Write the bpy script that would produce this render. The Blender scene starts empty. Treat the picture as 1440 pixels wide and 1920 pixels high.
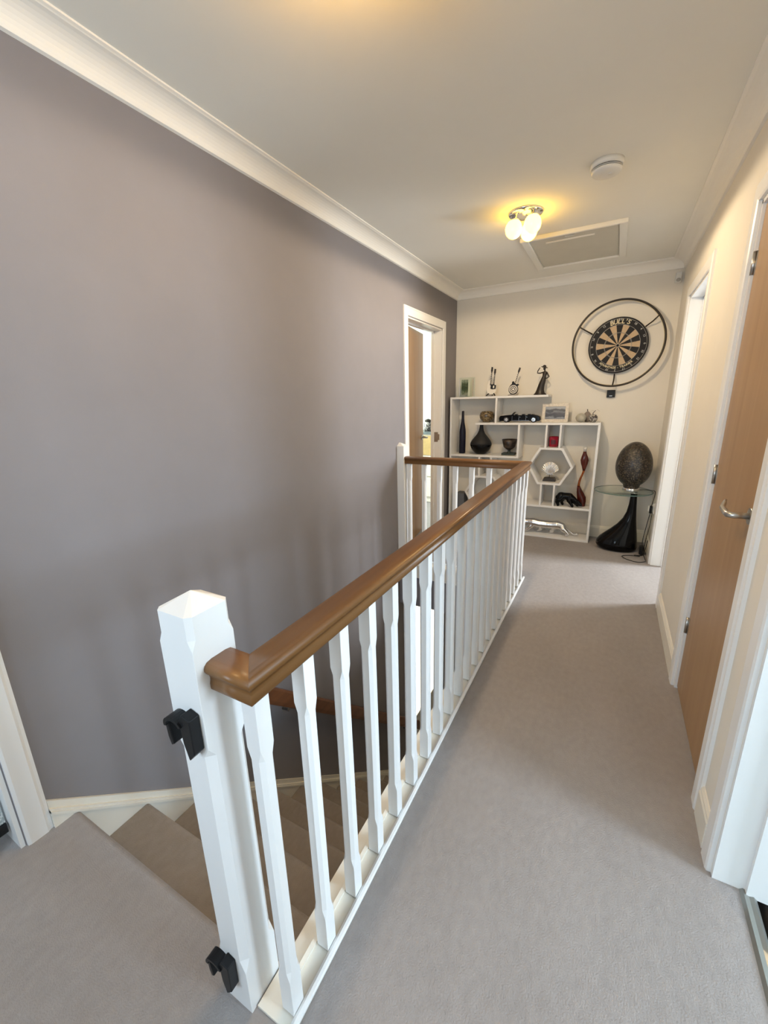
import bpy, bmesh, math, random
from mathutils import Vector, Matrix
random.seed(7)
S = bpy.context.scene
COL = S.collection

# ---------------------------------------------------------------- camera
FPX, YAW, PITCH, ROLL, CAM_H = 770.656, 0.505222, 0.262385, 0.026387, 1.38
cyw, syw = math.cos(YAW), math.sin(YAW)
fw = Vector((-syw*math.cos(PITCH), cyw*math.cos(PITCH), -math.sin(PITCH)))
rt = Vector((cyw, syw, 0)); dn = fw.cross(rt)
r2 = rt*math.cos(ROLL) + dn*math.sin(ROLL)
d2 = -rt*math.sin(ROLL) + dn*math.cos(ROLL)
cd = bpy.data.cameras.new('camera'); cam = bpy.data.objects.new('camera', cd); COL.objects.link(cam)
cd.sensor_fit = 'HORIZONTAL'; cd.sensor_width = 36.0; cd.lens = FPX/1440*36.0
cd.clip_start = 0.02; cd.clip_end = 60
m3 = Matrix((r2, -d2, -fw)).transposed()
cam.matrix_world = Matrix.Translation((0, 0, CAM_H)) @ m3.to_4x4()
S.camera = cam

# ---------------------------------------------------------------- world, daylight, exposure
S.view_settings.view_transform = 'Standard'; S.view_settings.look = 'None'
S.view_settings.gamma = 1.0; S.view_settings.use_curve_mapping = False
S.view_settings.exposure = 0.09
W = bpy.data.worlds.new('world'); S.world = W; W.use_nodes = True
W.node_tree.nodes['Background'].inputs[0].default_value = (0.75, 0.87, 1.0, 1)
W.node_tree.nodes['Background'].inputs[1].default_value = 0.6

def area(name, loc, aim, sx, sy, power, col):
    l = bpy.data.lights.new(name, 'AREA'); l.shape = 'RECTANGLE'; l.size = sx; l.size_y = sy
    l.energy = power; l.color = col
    o = bpy.data.objects.new(name, l); COL.objects.link(o); o.location = loc
    o.rotation_euler = (Vector(aim)-Vector(loc)).to_track_quat('-Z', 'Y').to_euler()
    return o
DAY = (0.68, 0.85, 1.0)
area('daylight_near_room', (3.05, 0.62, 1.42), (0, 0.66, 1.40), 0.85, 0.9, 106, DAY)
area('daylight_behind', (-0.98, -1.56, 1.45), (-0.80, 0, 1.25), 1.0, 1.2, 29, DAY)
area('daylight_far_room', (2.45, 4.24, 1.55), (0, 3.60, 0.9), 0.55, 1.2, 135, (0.88, 0.95, 1.0))
area('daylight_side_room', (-3.1, -0.2, 1.5), (-1.6, -0.1, 1.0), 1.0, 1.1, 16, DAY)
area('daylight_left_room', (-3.75, 4.2, 1.55), (-1.6, 4.4, 1.3), 1.4, 1.2, 110, (0.88, 1.0, 0.93))

# ---------------------------------------------------------------- materials
def mat(name, col, rough=0.5, metal=0.0, var=0.0, vscale=8.0, bump=0.0, bscale=60.0, spec=0.5, trans=0.0,
        ior=1.45, emit=None, estr=0.0, coat=0.0, stretch=None, col2=None):
    m = bpy.data.materials.new(name); m.use_nodes = True
    nt = m.node_tree; b = nt.nodes['Principled BSDF']
    b.inputs['Base Color'].default_value = (*col, 1); b.inputs['Roughness'].default_value = rough
    b.inputs['Metallic'].default_value = metal; b.inputs['Specular IOR Level'].default_value = spec
    b.inputs['IOR'].default_value = ior; b.inputs['Transmission Weight'].default_value = trans
    b.inputs['Coat Weight'].default_value = coat
    if emit: b.inputs['Emission Color'].default_value = (*emit, 1); b.inputs['Emission Strength'].default_value = estr
    tc = mp = None
    if var or bump:
        tc = nt.nodes.new('ShaderNodeTexCoord'); mp = nt.nodes.new('ShaderNodeMapping')
        nt.links.new(tc.outputs['Object'], mp.inputs['Vector'])
        if stretch: mp.inputs['Scale'].default_value = stretch
    if var:
        n = nt.nodes.new('ShaderNodeTexNoise'); n.inputs['Scale'].default_value = vscale; n.inputs['Detail'].default_value = 5
        n.inputs['Roughness'].default_value = 0.6
        r = nt.nodes.new('ShaderNodeValToRGB')
        a = col2 if col2 else tuple(c*(1-var) for c in col); z = col if col2 else tuple(min(1, c*(1+var)) for c in col)
        r.color_ramp.elements[0].color = (*a, 1); r.color_ramp.elements[1].color = (*z, 1)
        r.color_ramp.elements[0].position = 0.3; r.color_ramp.elements[1].position = 0.7
        nt.links.new(mp.outputs[0], n.inputs['Vector']); nt.links.new(n.outputs['Fac'], r.inputs[0])
        nt.links.new(r.outputs[0], b.inputs['Base Color'])
    if bump:
        n2 = nt.nodes.new('ShaderNodeTexNoise'); n2.inputs['Scale'].default_value = bscale; n2.inputs['Detail'].default_value = 3
        bp = nt.nodes.new('ShaderNodeBump'); bp.inputs['Strength'].default_value = bump; bp.inputs['Distance'].default_value = 0.003
        nt.links.new(mp.outputs[0], n2.inputs['Vector']); nt.links.new(n2.outputs['Fac'], bp.inputs['Height'])
        nt.links.new(bp.outputs[0], b.inputs['Normal'])
    return m

M = {}
M['mauve'] = mat('mauve_paint', (0.247, 0.234, 0.247), 0.85, var=0.03, vscale=3, bump=0.05, bscale=220, spec=0.2)
M['cream'] = mat('cream_paint', (0.79, 0.755, 0.685), 0.85, var=0.02, vscale=3, bump=0.04, bscale=220, spec=0.2)
M['ceil'] = mat('ceiling_paint', (0.86, 0.855, 0.80), 0.95, var=0.015, vscale=2, bump=0.04, bscale=160, spec=0.1)
M['cove'] = mat('cornice_paint', (0.92, 0.90, 0.845), 0.8, spec=0.2)
M['gloss'] = mat('white_gloss_paint', (0.85, 0.86, 0.865), 0.32, var=0.02, vscale=6, bump=0.05, bscale=60, stretch=(1, 1, 0.1))
M['gloss2'] = mat('aged_white_gloss', (0.80, 0.775, 0.70), 0.38, var=0.02, vscale=6)
M['hallwall'] = mat('hall_paint', (0.50, 0.47, 0.42), 0.85, var=0.02, vscale=3)
M['roomwall'] = mat('room_paint', (0.80, 0.80, 0.76), 0.9)
M['shelfw'] = mat('white_laminate', (0.80, 0.80, 0.80), 0.4)
M['chrome'] = mat('chrome', (0.75, 0.75, 0.75), 0.12, 1.0)
M['satin'] = mat('satin_steel', (0.55, 0.53, 0.50), 0.28, 1.0)
M['silver'] = mat('silver_plate', (0.78, 0.77, 0.76), 0.2, 1.0, bump=0.25, bscale=70)
M['black'] = mat('black_plastic', (0.010, 0.0105, 0.012), 0.4, spec=0.3)
M['blackgloss'] = mat('black_lacquer', (0.003, 0.003, 0.0035), 0.08, spec=0.22)
M['blackmetal'] = mat('dark_metal', (0.035, 0.027, 0.02), 0.35, 0.3)
M['bottle'] = mat('midnight_glaze', (0.010, 0.010, 0.022), 0.25, spec=0.25)
M['vasedark'] = mat('charcoal_matt', (0.022, 0.022, 0.023), 0.55, spec=0.3)
M['bronze'] = mat('bronze_figure', (0.018, 0.012, 0.009), 0.4)
M['white_pl'] = mat('white_plastic', (0.78, 0.78, 0.75), 0.4)
def thin_glass(name, tint):
    m = bpy.data.materials.new(name); m.use_nodes = True; nt = m.node_tree; nt.nodes.remove(nt.nodes['Principled BSDF'])
    out = nt.nodes['Material Output']; t = nt.nodes.new('ShaderNodeBsdfTransparent'); t.inputs[0].default_value = (*tint, 1)
    g = nt.nodes.new('ShaderNodeBsdfGlossy'); g.inputs['Roughness'].default_value = 0.03
    lw = nt.nodes.new('ShaderNodeLayerWeight'); pw = nt.nodes.new('ShaderNodeMath'); pw.operation = 'POWER'; pw.inputs[1].default_value = 4.0
    nt.links.new(lw.outputs['Facing'], pw.inputs[0])
    fr = nt.nodes.new('ShaderNodeMath'); fr.operation = 'MULTIPLY_ADD'; fr.inputs[1].default_value = 0.5; fr.inputs[2].default_value = 0.03
    nt.links.new(pw.outputs[0], fr.inputs[0])
    mx = nt.nodes.new('ShaderNodeMixShader')
    nt.links.new(fr.outputs[0], mx.inputs[0]); nt.links.new(t.outputs[0], mx.inputs[1]); nt.links.new(g.outputs[0], mx.inputs[2]); nt.links.new(mx.outputs[0], out.inputs[0])
    return m
M['glass'] = thin_glass('clear_glass', (0.93, 0.975, 0.955))
M['greyfab'] = mat('grey_fabric', (0.13, 0.14, 0.16), 0.9, var=0.1, vscale=60)
M['red'] = mat('red_candle_glass', (0.32, 0.008, 0.03), 0.15, coat=0.4)
M['label'] = mat('dark_label', (0.10, 0.02, 0.035), 0.5)
M['amber'] = mat('amber_glass', (0.075, 0.010, 0.005), 0.08, spec=0.5, var=0.5, vscale=9)
M['amberlt'] = mat('amber_twist', (0.26, 0.065, 0.010), 0.08)
M['sisal'] = mat('sisal', (0.52, 0.39, 0.255), 0.85, var=0.08, vscale=90)
M['dblack'] = mat('board_black', (0.010, 0.010, 0.012), 0.7)
M['dwhite'] = mat('print_cream', (0.70, 0.62, 0.42), 0.6)
M['wire'] = mat('spider_wire', (0.45, 0.43, 0.40), 0.35, 0.9)
M['tyre'] = mat('tyre', (0.01, 0.01, 0.01), 0.6)
M['ivory'] = mat('ivory_gloss', (0.80, 0.76, 0.68), 0.25)
M['pearl'] = mat('stone_ball', (0.42, 0.40, 0.34), 0.4, var=0.18, vscale=28)
M['mauve_st'] = mat('taupe_ceramic', (0.25, 0.21, 0.19), 0.5, var=0.1, vscale=30)
M['granite'] = mat('granite_top', (0.12, 0.15, 0.16), 0.4)
M['oak_light'] = mat('pale_oak', (0.50, 0.35, 0.14), 0.5, var=0.1, vscale=14)
M['dkfloor'] = mat('dark_room_carpet', (0.10, 0.085, 0.07), 0.95, var=0.1, vscale=30)
M['brass_strip'] = mat('carpet_bar', (0.30, 0.30, 0.28), 0.35, 0.7)
M['lens'] = mat('sensor_lens', (0.45, 0.44, 0.42), 0.3)
M['stopper'] = mat('frosted_stopper', (0.62, 0.60, 0.56), 0.1, spec=0.6)
M['teal'] = mat('patina', (0.03, 0.045, 0.045), 0.5)
M['printgrey'] = mat('number_print', (0.52, 0.52, 0.50), 0.5)

def wood(name, c1, c2, rough, axis, scale=1.0, coat=0.0):
    m = bpy.data.materials.new(name); m.use_nodes = True; nt = m.node_tree; b = nt.nodes['Principled BSDF']
    tc = nt.nodes.new('ShaderNodeTexCoord'); mp = nt.nodes.new('ShaderNodeMapping')
    sc = [26*scale, 26*scale, 26*scale]; sc['xyz'.index(axis)] = 1.3*scale
    mp.inputs['Scale'].default_value = sc
    n = nt.nodes.new('ShaderNodeTexNoise'); n.inputs['Scale'].default_value = 1.0; n.inputs['Detail'].default_value = 6
    n.inputs['Distortion'].default_value = 0.6
    r = nt.nodes.new('ShaderNodeValToRGB'); r.color_ramp.elements[0].color = (*c1, 1); r.color_ramp.elements[1].color = (*c2, 1)
    r.color_ramp.elements[0].position = 0.25; r.color_ramp.elements[1].position = 0.75
    nt.links.new(tc.outputs['Object'], mp.inputs[0]); nt.links.new(mp.outputs[0], n.inputs['Vector'])
    nt.links.new(n.outputs['Fac'], r.inputs[0]); nt.links.new(r.outputs[0], b.inputs['Base Color'])
    b.inputs['Roughness'].default_value = rough; b.inputs['Coat Weight'].default_value = coat
    b.inputs['Coat Roughness'].default_value = 0.25
    return m
M['rail_y'] = wood('varnished_rail_y', (0.145, 0.062, 0.017), (0.235, 0.108, 0.031), 0.40, 'y', 1, 0.15)
M['rail_x'] = wood('varnished_rail_x', (0.145, 0.062, 0.017), (0.235, 0.108, 0.031), 0.40, 'x', 1, 0.15)
M['rail_s'] = wood('stained_pine', (0.10, 0.035, 0.014), (0.19, 0.07, 0.026), 0.4, 'y', 0.6, 0.2)
M['doorwood'] = wood('oak_veneer', (0.33, 0.195, 0.095), (0.42, 0.265, 0.14), 0.42, 'z', 0.5)

def carpet_mat(name, c1, c2):
    m = bpy.data.materials.new(name); m.use_nodes = True; nt = m.node_tree; b = nt.nodes['Principled BSDF']
    tc = nt.nodes.new('ShaderNodeTexCoord')
    def noise(scale, detail, mapscale=None):
        n = nt.nodes.new('ShaderNodeTexNoise'); n.inputs['Scale'].default_value = scale; n.inputs['Detail'].default_value = detail
        if mapscale:
            mp = nt.nodes.new('ShaderNodeMapping'); mp.inputs['Scale'].default_value = mapscale
            nt.links.new(tc.outputs['Object'], mp.inputs[0]); nt.links.new(mp.outputs[0], n.inputs['Vector'])
        else: nt.links.new(tc.outputs['Object'], n.inputs['Vector'])
        return n
    big = noise(3.5, 4, (1.0, 0.45, 1)); fine = noise(240, 3); mid = noise(45, 5, (1.0, 0.6, 1.0))
    mx = nt.nodes.new('ShaderNodeMath'); mx.operation = 'MULTIPLY_ADD'; mx.inputs[1].default_value = 0.55
    nt.links.new(big.outputs['Fac'], mx.inputs[0])
    m2 = nt.nodes.new('ShaderNodeMath'); m2.operation = 'MULTIPLY'; m2.inputs[1].default_value = 0.45
    nt.links.new(mid.outputs['Fac'], m2.inputs[0]); nt.links.new(m2.outputs[0], mx.inputs[2])
    r = nt.nodes.new('ShaderNodeValToRGB'); r.color_ramp.elements[0].color = (*c1, 1); r.color_ramp.elements[1].color = (*c2, 1)
    r.color_ramp.elements[0].position = 0.30; r.color_ramp.elements[1].position = 0.68
    nt.links.new(mx.outputs[0], r.inputs[0]); nt.links.new(r.outputs[0], b.inputs['Base Color'])
    ad = nt.nodes.new('ShaderNodeMath'); ad.operation = 'ADD'
    nt.links.new(fine.outputs['Fac'], ad.inputs[0]); nt.links.new(mid.outputs['Fac'], ad.inputs[1])
    bp = nt.nodes.new('ShaderNodeBump'); bp.inputs['Strength'].default_value = 0.45; bp.inputs['Distance'].default_value = 0.005
    nt.links.new(ad.outputs[0], bp.inputs['Height']); nt.links.new(bp.outputs[0], b.inputs['Normal'])
    b.inputs['Roughness'].default_value = 1.0; b.inputs['Specular IOR Level'].default_value = 0.05
    b.inputs['Sheen Weight'].default_value = 0.15
    return m
M['carpet'] = carpet_mat('landing_carpet', (0.275, 0.252, 0.245), (0.345, 0.318, 0.31))
M['carpet_s'] = carpet_mat('stair_carpet', (0.26, 0.225, 0.195), (0.335, 0.29, 0.252))

def voronoi_mat(name, cols, scale, rough, dist='F1', coat=0.4):
    m = bpy.data.materials.new(name); m.use_nodes = True; nt = m.node_tree; b = nt.nodes['Principled BSDF']
    tc = nt.nodes.new('ShaderNodeTexCoord'); v = nt.nodes.new('ShaderNodeTexVoronoi'); v.inputs['Scale'].default_value = scale
    nt.links.new(tc.outputs['Object'], v.inputs['Vector'])
    sp = nt.nodes.new('ShaderNodeSeparateColor'); nt.links.new(v.outputs['Color'], sp.inputs[0])
    r = nt.nodes.new('ShaderNodeValToRGB'); r.color_ramp.interpolation = 'CONSTANT'
    e = r.color_ramp.elements
    while len(e) < len(cols): e.new(0.5)
    for i, c in enumerate(cols): e[i].position = i/len(cols); e[i].color = (*c, 1)
    nt.links.new(sp.outputs[0], r.inputs[0]); nt.links.new(r.outputs[0], b.inputs['Base Color'])
    b.inputs['Roughness'].default_value = rough; b.inputs['Coat Weight'].default_value = coat
    bp = nt.nodes.new('ShaderNodeBump'); bp.inputs['Strength'].default_value = 0.35; bp.inputs['Distance'].default_value = 0.004
    nt.links.new(v.outputs['Distance'], bp.inputs['Height']); nt.links.new(bp.outputs[0], b.inputs['Normal'])
    return m
M['mosaic'] = voronoi_mat('crackle_mosaic', [(0.012, 0.009, 0.007), (0.03, 0.022, 0.015), (0.018, 0.013, 0.01), (0.055, 0.042, 0.028), (0.014, 0.011, 0.008), (0.09, 0.07, 0.045), (0.022, 0.016, 0.011)], 125, 0.25, coat=0.1)
M['goldmos'] = voronoi_mat('gold_mosaic', [(0.05, 0.032, 0.014), (0.16, 0.11, 0.05), (0.09, 0.06, 0.028), (0.26, 0.2, 0.11)], 110, 0.25)
M['bowl'] = voronoi_mat('antique_bowl', [(0.02, 0.014, 0.01), (0.05, 0.03, 0.02), (0.03, 0.022, 0.018)], 60, 0.4)
M['pattern'] = voronoi_mat('patterned_glaze', [(0.35, 0.33, 0.30), (0.02, 0.016, 0.016), (0.42, 0.40, 0.37), (0.06, 0.05, 0.05)], 95, 0.4)
M['frost'] = voronoi_mat('crushed_glitter', [(0.55, 0.62, 0.62), (0.75, 0.8, 0.8), (0.4, 0.46, 0.47), (0.85, 0.88, 0.88)], 220, 0.2)

def print_mat(name, stops, scale, zrange, noise_amt):
    """flat printed picture: a landscape made of a height gradient broken up by noise"""
    m = bpy.data.materials.new(name); m.use_nodes = True; nt = m.node_tree; b = nt.nodes['Principled BSDF']
    tc = nt.nodes.new('ShaderNodeTexCoord'); sx = nt.nodes.new('ShaderNodeSeparateXYZ')
    nt.links.new(tc.outputs['Generated'], sx.inputs[0])
    n = nt.nodes.new('ShaderNodeTexNoise'); n.inputs['Scale'].default_value = scale; n.inputs['Detail'].default_value = 6
    mp = nt.nodes.new('ShaderNodeMapping'); mp.inputs['Scale'].default_value = (1, 1, 0.8)
    nt.links.new(tc.outputs['Generated'], mp.inputs[0]); nt.links.new(mp.outputs[0], n.inputs['Vector'])
    ma = nt.nodes.new('ShaderNodeMath'); ma.operation = 'MULTIPLY_ADD'; ma.inputs[1].default_value = noise_amt
    nt.links.new(n.outputs['Fac'], ma.inputs[0]); nt.links.new(sx.outputs['Z'], ma.inputs[2])
    r = nt.nodes.new('ShaderNodeValToRGB'); e = r.color_ramp.elements
    while len(e) < len(stops): e.new(0.5)
    for i, (p, c) in enumerate(stops): e[i].position = p; e[i].color = (*c, 1)
    sb = nt.nodes.new('ShaderNodeMath'); sb.operation = 'SUBTRACT'; sb.inputs[1].default_value = noise_amt*0.5
    nt.links.new(ma.outputs[0], sb.inputs[0]); nt.links.new(sb.outputs[0], r.inputs[0]); nt.links.new(r.outputs[0], b.inputs['Base Color'])
    b.inputs['Roughness'].default_value = 0.25
    return m
M['lakephoto'] = print_mat('lake_photo', [(0.0, (0.16, 0.16, 0.18)), (0.14, (0.24, 0.25, 0.27)), (0.22, (0.03, 0.03, 0.036)), (0.45, (0.055, 0.05, 0.06)), (0.55, (0.17, 0.18, 0.20)), (0.62, (0.04, 0.04, 0.05)), (0.74, (0.08, 0.085, 0.095)), (0.8, (0.30, 0.32, 0.35)), (1.0, (0.36, 0.38, 0.41))], 3.2, 1, 0.55)
M['greenphoto'] = print_mat('garden_photo', [(0.0, (0.35, 0.34, 0.28)), (0.25, (0.06, 0.10, 0.05)), (0.5, (0.02, 0.045, 0.025)), (0.75, (0.09, 0.13, 0.08)), (1.0, (0.4, 0.42, 0.36))], 8.0, 1, 0.9)

def emis(name, col, strength):
    m = bpy.data.materials.new(name); m.use_nodes = True; nt = m.node_tree
    b = nt.nodes['Principled BSDF']; b.inputs['Base Color'].default_value = (0.8, 0.75, 0.6, 1)
    b.inputs['Emission Color'].default_value = (*col, 1); b.inputs['Emission Strength'].default_value = strength
    b.inputs['Roughness'].default_value = 0.3
    return m
M['opal'] = emis('lit_opal_glass', (1.0, 0.56, 0.045), 12.0)
M['opal2'] = emis('lit_opal_glass_near', (1.0, 0.52, 0.07), 38.0)
M['daypane'] = emis('daylit_frosted_pane', (1.0, 0.93, 0.72), 2.6)

# ---------------------------------------------------------------- mesh helpers
class MB:
    def __init__(s): s.v = []; s.f = []; s.mi = []; s.cur = 0; s.sm = []
    def add(s, vs, fs, smooth=False):
        o = len(s.v); s.v += [tuple(v) for v in vs]
        for f in fs: s.f.append([o+i for i in f]); s.mi.append(s.cur); s.sm.append(smooth)
        return s
    def box(s, x0, x1, y0, y1, z0, z1):
        x0, x1 = min(x0, x1), max(x0, x1); y0, y1 = min(y0, y1), max(y0, y1); z0, z1 = min(z0, z1), max(z0, z1)
        return s.add([(x0, y0, z0), (x1, y0, z0), (x1, y1, z0), (x0, y1, z0), (x0, y0, z1), (x1, y0, z1), (x1, y1, z1), (x0, y1, z1)],
              [(0, 3, 2, 1), (4, 5, 6, 7), (0, 1, 5, 4), (1, 2, 6, 5), (2, 3, 7, 6), (3, 0, 4, 7)])
    def loft(s, rings, closed=True, cap=True, smooth=False):
        n = len(rings[0]); vs = [p for r in rings for p in r]; fs = []
        for i in range(len(rings)-1):
            for j in range(n if closed else n-1):
                a = i*n+j; b = i*n+(j+1) % n; fs.append((a, b, b+n, a+n))
        s.add(vs, fs, smooth)
        if cap:
            o = len(s.v)-len(vs)
            s.f.append([o+i for i in range(n)][::-1]); s.mi.append(s.cur); s.sm.append(False)
            s.f.append([o+len(vs)-n+i for i in range(n)]); s.mi.append(s.cur); s.sm.append(False)
        return s
    def prism(s, poly, a0, a1, axis):
        """poly: 2D points in the two remaining axes (in xyz order)"""
        def P(p, a):
            return {'x': (a, p[0], p[1]), 'y': (p[0], a, p[1]), 'z': (p[0], p[1], a)}[axis]
        return s.loft([[P(p, a0) for p in poly], [P(p, a1) for p in poly]])
    def lathe(s, prof, c=(0, 0, 0), n=32, smooth=True):
        rings = [[(c[0]+r*math.cos(2*math.pi*k/n), c[1]+r*math.sin(2*math.pi*k/n), c[2]+z) for k in range(n)] for r, z in prof]
        return s.loft(rings, smooth=smooth)
    def ell(s, c, rx, ry, rz, n=20, m=12, rot=None):
        rings = []
        for i in range(m+1):
            t = -math.pi/2 + math.pi*i/m; cr = max(math.cos(t), 0.002)
            ring = []
            for k in range(n):
                p = Vector((rx*cr*math.cos(2*math.pi*k/n), ry*cr*math.sin(2*math.pi*k/n), rz*math.sin(t)))
                if rot: p = rot @ p
                ring.append((c[0]+p.x, c[1]+p.y, c[2]+p.z))
            rings.append(ring)
        return s.loft(rings, smooth=True)
    def tube(s, pts, rad, n=8, smooth=True):
        pts = [Vector(p) for p in pts]; rs = rad if isinstance(rad, (list, tuple)) else [rad]*len(pts)
        rings = []; up = None
        for i, p in enumerate(pts):
            t = (pts[min(i+1, len(pts)-1)]-pts[max(i-1, 0)])
            t = t.normalized() if t.length > 1e-9 else Vector((0, 0, 1))
            if up is None:
                up = Vector((0, 0, 1)) if abs(t.z) < 0.9 else Vector((1, 0, 0))
            a = t.cross(up); a = a.normalized() if a.length > 1e-6 else t.orthogonal().normalized()
            b = a.cross(t).normalized(); up = b
            rings.append([tuple(p + a*rs[i]*math.cos(2*math.pi*k/n) + b*rs[i]*math.sin(2*math.pi*k/n)) for k in range(n)])
        return s.loft(rings, smooth=smooth)
    def torus(s, c, R, r, axis='y', n=64, m=10):
        vs = []; fs = []
        for i in range(n):
            a = 2*math.pi*i/n
            for j in range(m):
                b = 2*math.pi*j/m; q = R+r*math.cos(b); h = r*math.sin(b)
                if axis == 'y': vs.append((c[0]+q*math.cos(a), c[1]+h, c[2]+q*math.sin(a)))
                else: vs.append((c[0]+q*math.cos(a), c[1]+q*math.sin(a), c[2]+h))
        for i in range(n):
            for j in range(m):
                fs.append((i*m+j, ((i+1) % n)*m+j, ((i+1) % n)*m+(j+1) % m, i*m+(j+1) % m))
        return s.add(vs, fs, True)
    def cyl(s, p, q, r, n=20, smooth=True): return s.tube([p, q], r, n, smooth)
    def mesh(s, name, mats, org=(0, 0, 0)):
        me = bpy.data.meshes.new(name)
        me.from_pydata([(v[0]-org[0], v[1]-org[1], v[2]-org[2]) for v in s.v], [], s.f)
        for m in (mats if isinstance(mats, (list, tuple)) else [mats]): me.materials.append(m)
        for p, mi, sm in zip(me.polygons, s.mi, s.sm): p.material_index = mi; p.use_smooth = sm
        bm = bmesh.new(); bm.from_mesh(me); bmesh.ops.recalc_face_normals(bm, faces=bm.faces); bm.to_mesh(me); bm.free()
        me.update(); return me

ORG = {}
def root(name, loc, label, cat, group=None):
    o = bpy.data.objects.new(name, None); COL.objects.link(o); o.location = loc; ORG[o.name] = Vector(loc)
    o.empty_display_size = 0.05
    o['label'] = label; o['category'] = cat
    if group: o['group'] = group
    return o
def link(name, me, parent=None, loc=None, label=None):
    o = bpy.data.objects.new(name, me); COL.objects.link(o)
    if parent is not None: o.parent = parent
    if loc is not None: o.location = loc
    if label: o['label'] = label
    return o
def bevel(o, w, seg=2):
    b = o.modifiers.new('bevel', 'BEVEL'); b.width = w; b.segments = seg; b.limit_method = 'ANGLE'; b.angle_limit = 0.7
    return o
def part(name, mb, mats, parent, bev=0, label=None):
    """mesh in world coordinates under a parent; origin = the thing's origin"""
    p = parent
    while p.parent: p = p.parent
    org = ORG[p.name]
    o = link(name, mb.mesh(name, mats, org), parent, label=label)
    if bev: bevel(o, bev)
    return o
def thing(name, mb, mats, loc, label, cat, group=None, bev=0):
    o = link(name, mb.mesh(name, mats, loc)); o.location = loc; ORG[o.name] = Vector(loc)
    o['label'] = label; o['category'] = cat
    if group: o['group'] = group
    if bev: bevel(o, bev)
    return o
def struct(name, mb, mats, label=None, cat=None, bev=0):
    o = link(name, mb.mesh(name, mats)); o['kind'] = 'structure'; ORG[o.name] = Vector((0, 0, 0))
    if label: o['label'] = label
    if cat: o['category'] = cat
    if bev: bevel(o, bev)
    return o

# ---------------------------------------------------------------- dimensions
XL, XR, YF, ZC = -1.555, 0.392, 4.505, 2.446
YB = -1.62
ZL = -2.6                     # floor of the hall below
XP = -0.592                   # edge of the stair well
Y0 = 0.47                     # top nosing
YW = 3.055                    # far edge of the well
RISE, GO = 0.2, 0.221

# ---------------------------------------------------------------- setting: walls with openings
def wall_grid(mb, axis, a0, a1, u0, u1, z0, z1, holes):
    us = sorted({u0, u1, *[h[0] for h in holes], *[h[1] for h in holes]})
    zs = sorted({z0, z1, *[h[2] for h in holes], *[h[3] for h in holes]})
    us = [u for u in us if u0 <= u <= u1]; zs = [z for z in zs if z0 <= z <= z1]
    def solid(i, j):
        cu, cz = (us[i]+us[i+1])/2, (zs[j]+zs[j+1])/2
        return not any(h[0] < cu < h[1] and h[2] < cz < h[3] for h in holes)
    for i in range(len(us)-1):
        j = 0
        while j < len(zs)-1:
            if not solid(i, j): j += 1; continue
            k = j
            while k < len(zs)-1 and solid(i, k): k += 1
            if axis == 'x': mb.box(a0, a1, us[i], us[i+1], zs[j], zs[k])
            else: mb.box(us[i], us[i+1], a0, a1, zs[j], zs[k])
            j = k
    return mb
HEAD = 2.045
D0 = (0.42, 1.24); D1 = (1.52, 2.175); D2 = (3.10, 3.886)       # right-hand openings
DL0 = (-0.47, 0.317); DL1 = (3.285, 4.08)                        # left-hand openings
HALLD = (3.42, 4.12)                                             # opening downstairs
struct('wall_left', wall_grid(MB(), 'x', XL-0.105, XL, YB, 5.2, ZL, ZC,
       [(*DL0, -0.13, HEAD), (*DL1, -0.13, HEAD), (*HALLD, ZL, -0.52)]), M['mauve'],
       'mauve grey painted wall along the stair well', 'wall')
struct('wall_right', wall_grid(MB(), 'x', XR, XR+0.125, YB, YF, 0, ZC,
       [(*D0, 0, HEAD), (*D1, 0, HEAD), (*D2, 0, HEAD)]), M['cream'], 'cream wall with doors on the right of the landing', 'wall')
struct('wall_far', MB().box(XL-0.105, XR+0.125, YF, YF+0.1, 0, ZC), M['cream'], 'cream end wall behind the shelf unit and dartboard', 'wall')
struct('wall_back', wall_grid(MB(), 'y', YB-0.1, YB, XL-0.105, XR+0.125, 0, ZC, [(-1.48, -0.48, 0.85, 2.05)]), M['cream'])
fl = MB()
fl.box(XL, XR+0.09, YB, Y0-0.02, -0.22, 0); fl.box(XL-0.105, XL, DL0[0], DL0[1], -0.12, 0); fl.box(XL-0.105, XL, DL1[0], DL1[1], -0.12, 0)
fl.box(XP-0.0, XR+0.09, Y0-0.02, YW+0.05, -0.22, 0)
fl.box(XL, XR+0.125, YW+0.05, YF, -0.22, 0)
struct('floor', fl, M['carpet'], 'grey taupe carpet of the landing', 'floor')
struct('ceiling', MB().box(XL-0.105, XR+0.125, YB, YF, ZC, ZC+0.1), M['ceil'], 'pale matt ceiling of the landing', 'ceiling')

# hall below
struct('floor_hall', MB().box(XL-0.1, 0.5, -0.5, 5.2, ZL-0.1, ZL), M['carpet_s'])
struct('wall_hall_far', MB().box(XL-0.1, 0.5, 5.0, 5.1, ZL, -0.35), M['hallwall'])
struct('wall_hall_right', MB().box(XP, XP+0.1, -0.5, 5.0, ZL, -0.225), M['hallwall'])
struct('ceiling_hall', MB().box(XL, XP, YW+0.05, 5.0, -0.40, -0.225), M['hallwall'])
struct('wall_bulkhead', MB().box(XL, XP, YW+0.02, YW+0.05, -0.41, -0.10), M['mauve'])
struct('wall_hall_back', MB().box(XL, XP, Y0-0.35, Y0-0.25, ZL, -0.225), M['hallwall'])

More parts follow.
